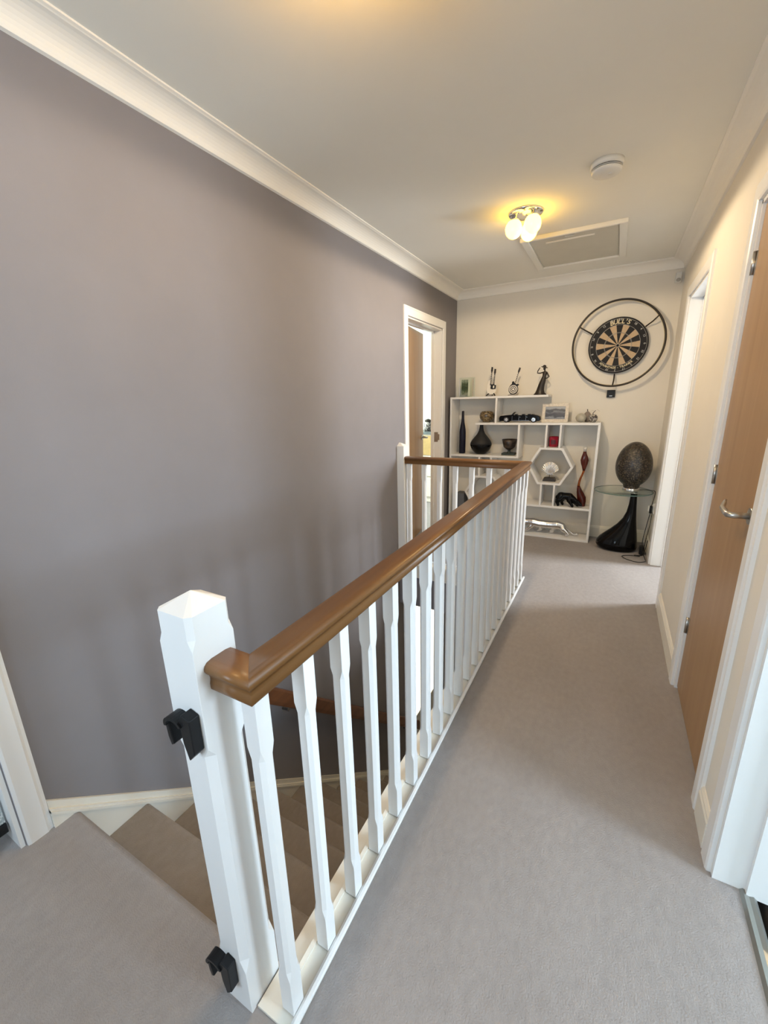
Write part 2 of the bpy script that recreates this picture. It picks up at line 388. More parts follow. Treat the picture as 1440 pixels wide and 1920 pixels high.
# ---------------------------------------------------------------- neighbouring rooms (seen through the doors)
def room(side, x0, x1, y0, y1, floor_m, wall_m, door, skip):
    """skip: which side faces the landing, left open there"""
    struct('floor_'+side, MB().box(x0, x1, y0, y1, -0.12, -0.004), floor_m)
    struct('ceiling_'+side, MB().box(x0, x1, y0, y1, ZC, ZC+0.08), wall_m)
    t = 0.06
    struct('wall_'+side+'_near', MB().box(x0, x1, y0-t, y0, 0, ZC), wall_m)
    struct('wall_'+side+'_far', MB().box(x0, x1, y1, y1+t, 0, ZC), wall_m)
    xs = x1 if skip == 'left' else x0-t
    struct('wall_'+side+'_end', MB().box(xs, xs+t, y0, y1, 0, ZC), wall_m)
room('near_room', XR+0.125, 3.15, -0.75, 1.38, M['dkfloor'], M['roomwall'], D0, 'left')
room('far_room', XR+0.125, 2.72, 2.45, 4.6, M['carpet'], M['hallwall'], D2, 'left')
room('left_room', -3.9, XL-0.105, 2.6, 5.75, M['carpet'], M['roomwall'], DL1, 'right')
room('side_room', -3.2, XL-0.105, -1.6, 1.2, M['carpet'], M['roomwall'], DL0, 'right')

# ---------------------------------------------------------------- cornice
def cove_profile(n=8):
    # (out from wall, down from ceiling)
    p = [(0, 0), (0.098, 0), (0.098, 0.006), (0.090, 0.008)]
    for i in range(n+1):
        a = math.pi/2*i/n
        p.append((0.086-0.072*math.sin(a), 0.010+0.055*(1-math.cos(a))))
    p += [(0.012, 0.072), (0.0, 0.075)]
    return p
CP = cove_profile()
def cove(ends):
    return CP
mb = MB().loft([[(XL+o, YB, ZC-d) for o, d in CP], [(XL+o, YF-o, ZC-d) for o, d in CP]])
struct('trim_1', mb, M['cove'], 'white coved cornice above the mauve wall', 'cornice')
mb = MB().loft([[(XR-o, YB, ZC-d) for o, d in CP], [(XR-o, YF-o, ZC-d) for o, d in CP]])
struct('trim_2', mb, M['cove'], 'cream coved cornice above the doors on the right', 'cornice')
mb = MB().loft([[(XL+o, YF-o, ZC-d) for o, d in CP], [(XR-o, YF-o, ZC-d) for o, d in CP]])
struct('trim_3', mb, M['cove'], 'white coved cornice on the end wall', 'cornice')

# ---------------------------------------------------------------- skirting boards
SK = [(0, 0), (0.014, 0), (0.014, 0.095), (0.010, 0.102), (0.010, 0.108), (0.004, 0.118), (0, 0.118)]
def skirt(name, pts_axis, a0, a1, base, sgn):
    if pts_axis == 'y': poly = [(base+sgn*o, z) for o, z in SK]; mb = MB().loft([[(p[0], a0, p[1]) for p in poly], [(p[0], a1, p[1]) for p in poly]])
    else: poly = [(base+sgn*o, z) for o, z in SK]; mb = MB().loft([[(a0, p[0], p[1]) for p in poly], [(a1, p[0], p[1]) for p in poly]])
    return struct(name, mb, M['gloss2'])
AW, AT = 0.075, 0.016
skirt('baseboard_right_1', 'y', D0[1]+AW, D1[0]-AW, XR, -1)
skirt('baseboard_right_2', 'y', D1[1]+AW, D2[0]-AW, XR, -1)
skirt('baseboard_right_3', 'y', D2[1]+AW, YF-0.014, XR, -1)
skirt('baseboard_far', 'x', XL, XR, YF, -1)
skirt('baseboard_left', 'y', DL1[1]+AW, YF-0.014, XL, 1)
skirt('baseboard_back', 'y', YB, D0[0]-AW, XR, -1)

# ---------------------------------------------------------------- door casings (architrave + lining)
def casing(name, xw, sgn, y0, y1, ztop, depth, stop=True, parts=('near', 'far', 'head')):
    """xw: wall face; sgn: +1 landing lies on +x side of the face"""
    o = struct(name, MB().box(xw-sgn*depth, xw-sgn*0.0, y1-0.012, y1, 0, ztop), M['gloss'])   # far lining
    o['label'] = 'white painted door casing'
    xa, xb = xw, xw+sgn*AT
    part('lining', MB().box(xw-sgn*depth, xw, y0, y0+0.012, 0, ztop), M['gloss'], o)
    part('head_lining', MB().box(xw-sgn*depth, xw, y0, y1, ztop-0.012, ztop), M['gloss'], o)
    if stop:
        sx0, sx1 = xw-sgn*0.075, xw-sgn*depth
        part('door_stop', MB().box(sx0, sx1, y0+0.012, y0+0.026, 0, ztop-0.012), M['gloss'], o)
        part('door_stop', MB().box(sx0, sx1, y1-0.026, y1-0.012, 0, ztop-0.012), M['gloss'], o)
        part('door_stop', MB().box(sx0, sx1, y0+0.012, y1-0.012, ztop-0.026, ztop-0.012), M['gloss'], o)
    # architrave profile across its width w (0 = inner edge)
    PR = [(0.004, 0), (0.004, 0.011), (0.012, 0.0145), (0.058, 0.016), (0.066, 0.012), (AW, 0.011), (AW, 0)]
    for edge, d in ((y0, -1), (y1, 1)):
        r = []
        for zz, k in ((0, 0), (ztop, 1)):
            r.append([(xw+sgn*t, edge+d*w, zz+(w if k else 0)) for w, t in PR])
        part('architrave', MB().loft(r), M['gloss'], o)
    r = [[(xw+sgn*t, y0-w, ztop+w) for w, t in PR], [(xw+sgn*t, y1+w, ztop+w) for w, t in PR]]
    part('architrave', MB().loft(r), M['gloss'], o)
    return o
casing('trim_4', XR, -1, *D0, HEAD, 0.125)
casing('trim_5', XR, -1, *D1, HEAD, 0.125, stop=False)
casing('trim_6', XR, -1, *D2, HEAD, 0.125)
casing('trim_7', XL, 1, *DL0, HEAD, 0.105, stop=False)
casing('trim_8', XL, 1, *DL1, HEAD, 0.105)

# ---------------------------------------------------------------- doors
def lever(parent, base, out, along, mt, up=0.0):
    """base point on leaf, out = outward normal, along = direction of lever"""
    base = Vector(base); out = Vector(out); along = Vector(along)
    part('rose', MB().cyl(base, base+out*0.008, 0.026, 24), mt, parent)
    mbx = MB()
    p = [base+out*0.006, base+out*0.05, base+out*0.058+along*0.006]
    p += [base+out*0.060+along*0.03+Vector((0, 0, 0.002)), base+out*0.060+along*0.075+Vector((0, 0, 0.006)),
          base+out*0.052+along*0.10+Vector((0, 0, 0.016)), base+out*0.046+along*0.118+Vector((0, 0, 0.022))]
    mbx.tube(p, [0.010, 0.010, 0.010, 0.0095, 0.008, 0.0065, 0.004], 12)
    return part('handle', mbx, mt, parent)
def hinge(parent, x, y, z, sgn):
    mbh = MB().box(x, x-sgn*0.002, y-0.02, y, z-0.04, z+0.04)
    mbh.cyl((x-sgn*0.006, y, z-0.04), (x-sgn*0.006, y, z+0.04), 0.006, 12)
    part('hinge', mbh, M['satin'], parent)
d1 = struct('door_1', MB().box(XR+0.010, XR+0.045, D1[0]+0.015, D1[1]-0.014, 0.012, HEAD-0.016), M['doorwood'],
            'closed plain oak veneer door with lever handle on the right', 'door', bev=0.002)
lever(d1, (XR+0.010, D1[0]+0.075, 1.012), (-1, 0, 0), (0, 1, 0), M['satin'])
for z in (1.84, 1.05, 0.34): hinge(d1, XR+0.010, D1[1]-0.010, z, 1)
# ajar door on the left, opening away into its room
hx, hy, ang, lw = XL-0.070, DL1[0]+0.016, math.radians(9.0), 0.755
d2o = bpy.data.objects.new('door_2', MB().box(-0.040, 0, 0, lw, 0.012, 2.015).mesh('door_2', M['doorwood'])); COL.objects.link(d2o)
d2o.location = (hx, hy, 0); d2o.rotation_euler = (0, 0, ang); ORG[d2o.name] = Vector((0, 0, 0))
d2o['kind'] = 'structure'; d2o['label'] = 'ajar oak veneer door beside the half newel'; d2o['category'] = 'door'
lever(d2o, (0, lw-0.06, 1.01), (1, 0, 0), (0, -1, 0), M['satin'])
mbh = MB().cyl((0.004, 0, 1.80), (0.004, 0, 1.88), 0.006, 12); part('hinge', mbh, M['satin'], d2o)
kp = MB().box(XL-0.070, XL-0.030, DL1[1]-0.016, DL1[1]-0.012, 0.96, 1.06); kp.box(XL-0.03, XL-0.012, DL1[1]-0.018, DL1[1]-0.012, 0.98, 1.04)
part('strike_plate', kp, M['satin'], bpy.data.objects['trim_8'])

# carpet bar in the near doorway
struct('trim_9', MB().prism([(XR+0.062, 0.0), (XR+0.070, 0.008), (XR+0.082, 0.004), (XR+0.092, 0.008), (XR+0.100, 0.0)], D0[0], D0[1], 'y'), M['brass_strip'],
       'ridged metal carpet bar in the near doorway', 'threshold')

# windows (daylight comes in here)
def window(name, axis, a, u0, u1, z0, z1, d):
    def bx(u, v, p, q):
        m = MB()
        return m.box(a-d, a+d, u, v, p, q) if axis == 'x' else m.box(u, v, a-d, a+d, p, q)
    o = struct(name, bx(u0, u1, z0, z0+0.05), M['gloss'])
    part('frame', bx(u0, u1, z1-0.05, z1), M['gloss'], o); part('frame', bx(u0, u0+0.05, z0+0.05, z1-0.05), M['gloss'], o)
    part('frame', bx(u1-0.05, u1, z0+0.05, z1-0.05), M['gloss'], o)
    return o
window('window_1', 'y', YB-0.05, -1.48, -0.48, 0.85, 2.05, 0.03)

# ---------------------------------------------------------------- staircase
st = root('staircase', (-1.07, Y0, 0), 'carpeted staircase going down beside the mauve wall', 'staircase')
def step_mesh(i):
    zt = -RISE*i; yb = Y0+GO*(i-1)-0.03; yn = Y0+GO*i; zb = zt-RISE-0.0
    pr = [(yb, zt), (yn-0.022, zt)]
    for k in range(1, 7):
        a = math.pi*k/6*0.5
        pr.append((yn-0.022+0.022*math.sin(a), zt-0.022+0.022*math.cos(a)))
    pr += [(yn-0.004, zt-0.036), (yn-0.018, zt-0.046), (yn-0.020, zb), (yb, zb)]
    return pr
NXS = -0.6945
for i in range(0, 13):
    pr = step_mesh(i)
    if i == 0: pr = [(max(p[0], Y0-0.021), p[1]) for p in pr]
    part('step', MB().prism(pr, XL+0.024, XP-0.044 if i else NXS, 'x'), M['carpet_s'] if i else M['carpet'], st)
PT = lambda y: 0.107-(y-0.398)*RISE/GO                 # top edge of the wall string
yE = 3.30
def sloped(x0, x1, zt, zb, y0, y1):
    return MB().loft([[(x0, y0, PT(y0)+zb), (x1, y0, PT(y0)+zb), (x1, y0, PT(y0)+zt), (x0, y0, PT(y0)+zt)],
                      [(x0, y1, PT(y1)+zb), (x1, y1, PT(y1)+zb), (x1, y1, PT(y1)+zt), (x0, y1, PT(y1)+zt)]])
part('wall_string', sloped(XL+0.001, XL+0.022, -0.03, -0.50, 0.3925, yE), M['gloss2'], st)
part('string_moulding', sloped(XL+0.001, XL+0.012, 0.0, -0.03, 0.3925, yE), M['gloss2'], st)
part('string_moulding', sloped(XL+0.001, XL+0.026, -0.052, -0.040, 0.3925, yE), M['gloss2'], st)
part('outer_string', sloped(XP-0.042, XP-0.006, -0.06, -0.50, Y0+0.01, yE), M['gloss2'], st)

# ---------------------------------------------------------------- balustrade
bal = root('balustrade', (-0.5245, 0.43, 0), 'white painted balustrade with varnished wooden handrail around the stair well', 'balustrade')
BX, BY0, BYF = -0.5245, 0.437, 3.105
HZ = 0.875
HALF = [(0.0255, 0), (0.0265, 0.004), (0.0265, 0.013), (0.0250, 0.019), (0.0245, 0.025), (0.0265, 0.031), (0.0315, 0.036), (0.0345, 0.042), (0.0345, 0.047), (0.0325, 0.0525), (0.027, 0.0570), (0.016, 0.0592)]
HPROF = HALF+[(-u, v) for u, v in HALF[::-1]]
NX0, NX1 = -0.693, -0.602
# near return: along x, mitred with the long rail
part('handrail', MB().loft([[(NX1, BY0+u, HZ+v) for u, v in HPROF], [(BX-u, BY0+u, HZ+v) for u, v in HPROF]], smooth=True), M['rail_x'], bal)
part('handrail', MB().loft([[(BX+u, BY0-u, HZ+v) for u, v in HPROF], [(BX+u, BYF+u, HZ+v) for u, v in HPROF]], smooth=True), M['rail_y'], bal)
part('handrail', MB().loft([[(BX+u, BYF+u, HZ+v) for u, v in HPROF], [(XL+0.06, BYF+u, HZ+v) for u, v in HPROF]], smooth=True), M['rail_x'], bal)
def chamfer_ring(h, c, z, cx=0, cy=0):
    c = max(c, 0.0008)
    return [(cx+a, cy+b, z) for a, b in ((-h+c, -h), (h-c, -h), (h, -h+c), (h, h-c), (h-c, h), (-h+c, h), (-h, h-c), (-h, -h+c))]
def post_rings(h, lv): return [chamfer_ring(h, c, z) for z, c in lv]
bz = 0.012
bme = MB().loft(post_rings(0.0175, [(bz, 0), (0.125, 0), (0.150, 0.008), (0.735, 0.008), (0.760, 0), (HZ, 0)])).mesh('baluster', M['gloss'])
NB = 21
for i in range(NB):
    y = 0.4415+(BYF-0.004-0.4415)*i/(NB-1)
    link('baluster', bme, bal, (BX-bal.location.x, y-bal.location.y, 0))
for i in range(7):
    x = -1.461+0.1338*i
    link('baluster', bme, bal, (x-bal.location.x, BYF-bal.location.y, 0))
nw = MB().loft([chamfer_ring(0.0455, c, z, (NX0+NX1)/2, 0.4315) for z, c in
      ((0.0, 0), (0.135, 0), (0.165, 0.015), (0.735, 0.015), (0.757, 0), (0.965, 0), (0.985, 0.010), (1.030, 0.010))] +
      [chamfer_ring(0.0455-0.0445, 0.0002, 1.056, (NX0+NX1)/2, 0.4315)])
newel = part('newel_post', nw, M['gloss'], bal)
hn = MB().loft([[(XL, BYF-0.045, z), (XL+h, BYF-0.045, z), (XL+h, BYF+0.045, z), (XL, BYF+0.045, z)] for z, h in ((-0.10, 0.062), (1.02, 0.062))] +
               [[(XL, BYF-0.001, 1.046), (XL+0.012, BYF-0.001, 1.046), (XL+0.012, BYF+0.001, 1.046), (XL, BYF+0.001, 1.046)]])
part('half_newel', hn, M['gloss'], bal)
# base plates
plate = MB().box(XP-0.006, -0.492, 0.400, 3.155, 0.0, 0.007)
part('base_plate', plate, M['gloss2'], bal)
part('base_rail', MB().prism([(-0.508, 0.004), (-0.491, 0.004), (-0.4895, 0.011), (-0.492, 0.016), (-0.499, 0.018), (-0.506, 0.014)], 0.400, 3.155, 'y'), M['gloss'], bal)
part('base_rail', MB().prism([(-0.556, 0.006), (-0.545, 0.006), (-0.545, 0.014), (-0.556, 0.016)], 0.470, 3.08, 'y'), M['gloss2'], bal)
part('base_plate', MB().box(XL+0.02, XP-0.006, 3.045, 3.155, 0.0, 0.007), M['gloss2'], bal)
part('base_rail', MB().box(XL+0.062, XP, 3.125, 3.142, 0.006, 0.016), M['gloss'], bal)
part('apron_board', MB().box(XL+0.0, XP, YW-0.02, YW+0.02, -0.115, 0.0), M['gloss2'], bal)
part('apron_board', MB().box(XP-0.002, XP+0.0, Y0+0.05, YW-0.02, -0.225, 0.0), M['gloss2'], bal)

# stair-gate cups screwed to the newel
def gate_cup(zc, xc, label):
    y = 0.386; t = 0.010
    o = root('gate_bracket', (xc, y, zc), label, 'bracket', 'black gate cups on the newel')
    part('back_plate', MB().prism([(xc+0.018, zc-0.055), (xc+0.036, zc-0.035), (xc+0.036, zc+0.040), (xc+0.014, zc+0.046), (xc+0.004, zc+0.03), (xc+0.008, zc-0.02)], y, y-t-0.012, 'y'), M['black'], o, 0.002)
    pts = []
    for k in range(13):
        a = math.radians(20+k*14.5)
        pts.append((xc-0.012+0.026*math.cos(a), zc+0.012+0.020*math.sin(a)))
    inner = [(xc-0.012+(px-xc+0.012)*0.72, zc+0.012+(pz-zc-0.012)*0.66) for px, pz in pts]
    part('cup', MB().prism(pts+inner[::-1], y, y-t-0.016, 'y'), M['black'], o)
    part('lug', MB().prism([(xc-0.040, zc+0.014), (xc-0.030, zc+0.010), (xc-0.022, zc-0.034), (xc-0.031, zc-0.040), (xc-0.037, zc-0.022)], y, y-t-0.012, 'y'), M['black'], o, 0.002)
    return o
gate_cup(0.795, -0.648, 'upper black plastic gate cup screwed to the white newel below the handrail')
gate_cup(0.120, -0.668, 'lower black plastic gate cup near the foot of the white newel')

# wall handrail down the stairs
HW = [(-0.022, 0), (0.022, 0), (0.026, 0.03), (0.024, 0.10), (0.018, 0.115), (-0.018, 0.115), (-0.024, 0.10), (-0.026, 0.03)]
wr0 = (1.0, 0.12); wr1 = (3.31, -1.985)
hr = root('wall_handrail', (XL+0.07, 1.0, 0.12), 'dark stained wooden handrail sloping down the mauve wall beside the stairs', 'handrail')
part('rail', MB().loft([[(XL+0.066+u, y, z+v) for u, v in HW] for y, z in (wr0, wr1)]), M['rail_s'], hr, 0.003)
for y in (1.5, 2.4, 3.1):
    z = wr0[1]+(wr1[1]-wr0[1])*(y-wr0[0])/(wr1[0]-wr0[0])
    part('rail_bracket', MB().tube([(XL, y, z-0.03), (XL+0.045, y, z-0.03), (XL+0.066, y, z+0.02)], 0.007, 8), M['satin'], hr)

# daylit glazed door in the hall below
hd = struct('door_3', MB().box(XL-0.07, XL-0.03, HALLD[0], HALLD[0]+0.06, ZL, -0.53), M['gloss'], 'bright glazed white door in the hall below', 'door')
part('frame', MB().box(XL-0.07, XL-0.03, HALLD[1]-0.06, HALLD[1], ZL, -0.53), M['gloss'], hd)
part('frame', MB().box(XL-0.07, XL-0.03, HALLD[0]+0.06, HALLD[1]-0.06, -0.56, -0.53), M['gloss'], hd)
part('bottom_panel', MB().box(XL-0.07, XL-0.03, HALLD[0]+0.06, HALLD[1]-0.06, ZL, -2.0), M['gloss'], hd)
part('pane', MB().box(XL-0.06, XL-0.045, HALLD[0]+0.06, HALLD[1]-0.06, -2.0, -0.56), M['daypane'], hd)
thing('picture', MB().box(-1.30, -0.98, 4.975, 5.0, -1.75, -1.05), M['blackmetal'], (-1.14, 5.0, -1.75), 'dark framed picture in the hall below, glimpsed between balusters', 'picture')

# ---------------------------------------------------------------- ceiling fittings
def ceiling_lamp(loc, om, label, rot=0.0, power=42):
    o = root('ceiling_lamp', loc, label, 'lamp', 'three globe ceiling lamps')
    x, y, z = loc
    part('ceiling_plate', MB().lathe([(0.098, 0), (0.100, -0.004), (0.096, -0.010), (0.05, -0.014), (0.002, -0.015)], loc, 40), M['blackmetal'] if False else M['chrome'], o)
    for k in range(3):
        a = rot+2*math.pi*k/3
        cx, cy = x+0.066*math.cos(a), y+0.066*math.sin(a)
        s_ = part('shade', MB().ell((cx, cy, z-0.082), 0.049, 0.049, 0.053), om, o)
        part('collar', MB().lathe([(0.014, -0.012), (0.016, -0.030), (0.028, -0.036), (0.030, -0.042)], (cx, cy, z), 20), M['chrome'], s_)
    l = bpy.data.lights.new('lamp_light', 'SPOT'); l.energy = power; l.color = (1.0, 0.77, 0.50); l.spot_size = math.radians(180); l.spot_blend = 0.12
    l.shadow_soft_size = 0.03
    lo = bpy.data.objects.new('lamp_light', l); COL.objects.link(lo); lo.parent = o; lo.location = (0, 0, -0.135)
    return o
ceiling_lamp((-0.585, 2.90, ZC), M['opal'], 'lit three globe ceiling lamp beside the loft hatch', math.radians(200))
ceiling_lamp((-0.60, 0.98, ZC), M['opal2'], 'lit three globe ceiling lamp over the near end of the stairs', math.radians(200), 15)

sa = root('smoke_alarm', (-0.150, 2.545, ZC), 'round white smoke alarm on the ceiling', 'smoke alarm')
c = (-0.150, 2.545, ZC)
part('base', MB().lathe([(0.072, 0), (0.072, -0.022), (0.066, -0.024)], c, 40), M['white_pl'], sa)
part('vent', MB().lathe([(0.062, -0.022), (0.062, -0.034)], c, 40), M['black'], sa)
part('vent_ring', MB().lathe([(0.0645, -0.027), (0.0655, -0.0285), (0.0645, -0.030)], c, 40), M['white_pl'], sa)
part('cover', MB().lathe([(0.066, -0.033), (0.067, -0.038), (0.060, -0.046), (0.03, -0.049), (0.002, -0.049)], c, 40), M['white_pl'], sa)
part('test_button', MB().lathe([(0.012, -0.046), (0.012, -0.051), (0.002, -0.052)], (c[0]+0.02, c[1], c[2]), 20), M['white_pl'], sa)

lh = root('loft_hatch', (-0.375, 3.73, ZC), 'white loft hatch with a raised frame in the ceiling', 'hatch')
hx0, hx1, hy0, hy1 = -0.700, -0.045, 3.315, 4.13
fwid = 0.048
M['hatch'] = mat('aged_hatch_paint', (0.62, 0.60, 0.52), 0.6, var=0.03, vscale=5)
def trimbar(x0, x1, y0, y1): return MB().box(x0, x1, y0, y1, ZC-0.016, ZC)
part('frame', MB().box(hx0, hx1, hy0, hy0+0.018, ZC-0.026, ZC), M['cove'], lh, 0.003)
part('frame', trimbar(hx0+0.01, hx1-0.01, hy0+0.018, hy0+fwid), M['ceil'], lh)
part('frame', trimbar(hx0, hx1, hy1-fwid, hy1), M['ceil'], lh, 0.003)
part('frame_lip', MB().box(hx0+fwid, hx1-fwid, hy1-fwid-0.006, hy1-fwid, ZC-0.017, ZC), M['cove'], lh)
part('frame', trimbar(hx0, hx0+fwid, hy0+fwid, hy1-fwid), M['ceil'], lh, 0.003)
part('frame', trimbar(hx1-fwid, hx1, hy0+fwid, hy1-fwid), M['ceil'], lh, 0.003)
pn = part('panel', MB().box(hx0+fwid+0.006, hx1-fwid-0.006, hy0+fwid+0.006, hy1-fwid-0.008, ZC-0.005, ZC-0.0005), M['hatch'], lh)
part('pull_strip', MB().box(-0.55, -0.24, 3.47, 3.478, ZC-0.013, ZC-0.005), M['cove'], pn)
part('latch', MB().box(-0.42, -0.36, 3.405, 3.415, ZC-0.013, ZC-0.005), M['white_pl'], pn)

se = root('motion_sensor', (0.352, 4.505, 2.30), 'small white alarm sensor high in the far right corner', 'sensor')
part('body', MB().box(0.330, 0.372, 4.47, 4.505, 2.27, 2.345), M['white_pl'], se, 0.004)
part('lens', MB().ell((0.351, 4.468, 2.285), 0.016, 0.008, 0.014, 14, 8), M['lens'], se)

# ---------------------------------------------------------------- shelf unit
su = root('shelf_unit', (-0.82, 4.38, 0), 'white geometric shelf unit with hexagon compartments against the end wall', 'shelf unit')
FY, BYK = 4.255, 4.488
T = 0.02
def board(x0, x1, z0, z1, name='shelf'): return part(name, MB().box(x0, x1, FY, BYK, z0, z1), M['shelfw'], su, 0.0015)
LX, RX = -1.525, -0.097
board(LX, -0.560, 1.384, 1.404)                        # top shelf
board(LX, LX+T, 0.0, 1.384, 'side_panel')
board(LX+T, -0.800, 0.794, 0.814)                      # under the bottle and vase
board(-0.820, -0.800, 0.814, 1.124, 'divider')
board(-1.250, RX, 1.124, 1.145)                        # long middle shelf
board(-1.052, -1.034, 1.145, 1.384, 'divider')
board(RX-T, RX, 0.0, 1.124, 'side_panel')
board(-0.562, -0.545, 0.909, 1.124, 'divider'); board(-0.436, -0.419, 0.909, 1.124, 'divider')
board(-0.930, RX-T, 0.316, 0.337)
board(-0.950, -0.930, 0.020, 0.337, 'divider')
board(LX+T, RX-T, 0.0, 0.020)
board(-0.574, -0.557, 0.337, 0.548, 'divider'); board(-0.452, -0.435, 0.337, 0.548, 'divider')
board(-1.205, -1.187, 0.595, 0.794, 'divider'); board(-1.082, -1.064, 0.595, 0.794, 'divider')
def hexagon(cx, cz, hw, hh, tip):
    out = [(cx-hw, cz+hh), (cx+hw, cz+hh), (cx+tip, cz), (cx+hw, cz-hh), (cx-hw, cz-hh), (cx-tip, cz)]
    inn = [(cx+(x-cx)*(1-0.024/tip*1.0), cz+(z-cz)*(1-0.0195/hh)) for x, z in out]
    for i in range(6):
        j = (i+1) % 6
        part('hexagon_board', MB().prism([out[i], out[j], inn[j], inn[i]], FY, BYK, 'y'), M['shelfw'], su)
hexagon(-0.498, 0.728, 0.105, 0.181, 0.209)
hexagon(-1.135, 0.414, 0.105, 0.181, 0.209)
board(-1.205, -1.187, 0.020, 0.233, 'divider'); board(-1.082, -1.064, 0.020, 0.233, 'divider')

# ---------------------------------------------------------------- skinned figures
def skin_mesh(name, nodes, edges, mt, voxel=0.0032, fat=1.12):
    """one continuous body: tapered limbs and joints merged by a voxel remesh and smoothed"""
    m = MB()
    for n in nodes: m.ell(n[:3], n[3]*fat, n[3]*fat, n[3]*fat, 14, 10)
    for i, j in edges: m.tube([nodes[i][:3], nodes[j][:3]], [nodes[i][3]*fat, nodes[j][3]*fat], 14)
    ob = bpy.data.objects.new(name+'_cage', m.mesh(name+'_cage', mt)); COL.objects.link(ob)
    rm = ob.modifiers.new('remesh', 'REMESH'); rm.mode = 'VOXEL'; rm.voxel_size = voxel; rm.use_smooth_shade = True
    sm = ob.modifiers.new('smooth', 'SMOOTH'); sm.factor = 0.6; sm.iterations = 7
    dg = bpy.context.evaluated_depsgraph_get(); out = bpy.data.meshes.new_from_object(ob.evaluated_get(dg)); out.name = name
    old = ob.data; bpy.data.objects.remove(ob); bpy.data.meshes.remove(old)
    out.materials.clear(); out.materials.append(mt)
    lo_z = min(v.co.z for v in out.vertices)
    for v in out.vertices: v.co.z -= lo_z
    for p in out.polygons: p.use_smooth = True
    return out
def chainedges(*chains):
    e = []
    for c in chains: e += [(c[i], c[i+1]) for i in range(len(c)-1)]
    return e

# ---------------------------------------------------------------- ornaments on the shelf unit
ZT, ZM, ZB, ZW = 1.4045, 1.1455, 0.8145, 0.3375            # top, middle, box and lower shelf surfaces
thing('bottle_vase', MB().lathe([(0.002, 0), (0.034, 0), (0.035, 0.01), (0.035, 0.22), (0.033, 0.25), (0.026, 0.29), (0.018, 0.33), (0.0145, 0.37), (0.013, 0.445), (0.011, 0.447), (0.010, 0.40)], (-1.42, 4.37, ZB), 32),
      M['bottle'], (-1.42, 4.37, ZB), 'tall slim midnight blue bottle vase in the upper left compartment', 'vase')
vb = root('round_vase', (-1.215, 4.37, ZB), 'black teardrop vase with a long neck under the middle shelf', 'vase')
part('glossy_body', MB().lathe([(0.002, 0), (0.045, 0), (0.075, 0.022), (0.100, 0.055), (0.111, 0.088), (0.112, 0.100)], (-1.215, 4.37, ZB), 40), M['blackgloss'], vb, label='glossy black lower half')
part('matt_neck', MB().lathe([(0.112, 0.100), (0.108, 0.118), (0.094, 0.145), (0.068, 0.178), (0.042, 0.210), (0.027, 0.242), (0.020, 0.275), (0.018, 0.296), (0.020, 0.303), (0.016, 0.303), (0.014, 0.27)], (-1.215, 4.37, ZB), 40), M['vasedark'], vb, label='matt charcoal neck')
# apple shaped mosaic candle holder
ap = [(0.002, 0.004), (0.030, 0.0), (0.055, 0.018), (0.072, 0.045), (0.076, 0.070), (0.068, 0.095), (0.050, 0.111), (0.030, 0.112), (0.022, 0.104), (0.016, 0.085)]
thing('apple_ornament', MB().lathe(ap, (-1.163, 4.37, ZM), 32), M['goldmos'], (-1.163, 4.37, ZM), 'bronze mosaic apple shaped ornament on the left end of the middle shelf', 'ornament')
bo = root('pedestal_bowl', (-0.918, 4.37, ZB), 'dark antique footed bowl beside the teardrop vase', 'bowl')
part('bowl', MB().lathe([(0.014, 0.05), (0.036, 0.060), (0.058, 0.082), (0.066, 0.115), (0.076, 0.158), (0.073, 0.158), (0.06, 0.11), (0.03, 0.07), (0.002, 0.066)], (-0.918, 4.37, ZB), 32), M['bowl'], bo)
part('stem', MB().lathe([(0.030, 0.018), (0.016, 0.028), (0.013, 0.042), (0.020, 0.054)], (-0.918, 4.37, ZB), 24), M['teal'], bo)
part('foot', MB().box(-0.985, -0.851, 4.315, 4.425, ZB, ZB+0.020), M['teal'], bo, 0.004)

# stretched model car
cxr = root('model_limousine', (-0.825, 4.345, ZM), 'black stretched open top model car on the middle shelf', 'model car')
def carz(p): return [(x, ZM+z) for x, z in p]
body = carz([(-1.018, 0.012), (-1.022, 0.044), (-1.012, 0.064), (-0.965, 0.070), (-0.905, 0.074), (-0.890, 0.071), (-0.730, 0.071), (-0.700, 0.078), (-0.655, 0.068), (-0.632, 0.056), (-0.626, 0.030), (-0.632, 0.012)])
bd = part('body', MB().prism(body, 4.305, 4.385, 'y'), M['blackgloss'], cxr, 0.006)
for i, x in enumerate((-0.892, -0.826, -0.760)):
    part('door_seam', MB().box(x-0.0008, x+0.0008, 4.3035, 4.306, ZM+0.020, ZM+0.062), M['chrome'], bd)
part('chrome_sill', MB().box(-0.895, -0.725, 4.3025, 4.306, ZM+0.017, ZM+0.0195), M['chrome'], bd)
for x in (-0.81, -0.745): part('door_handle', MB().box(x-0.010, x, 4.302, 4.306, ZM+0.050, ZM+0.053), M['chrome'], bd)
part('windscreen_frame', MB().prism(carz([(-0.912, 0.064), (-0.900, 0.064), (-0.868, 0.098), (-0.876, 0.100)]), 4.308, 4.382, 'y'), M['black'], cxr)
for x in (-0.86, -0.79, -0.735): part('seat', MB().box(x-0.012, x+0.012, 4.315, 4.375, ZM+0.05, ZM+0.080), M['black'], cxr, 0.003)
part('roll_bar', MB().tube([(-0.700, 4.312, ZM+0.06), (-0.694, 4.314, ZM+0.078), (-0.694, 4.376, ZM+0.078), (-0.700, 4.378, ZM+0.06)], 0.004, 8), M['chrome'], cxr)
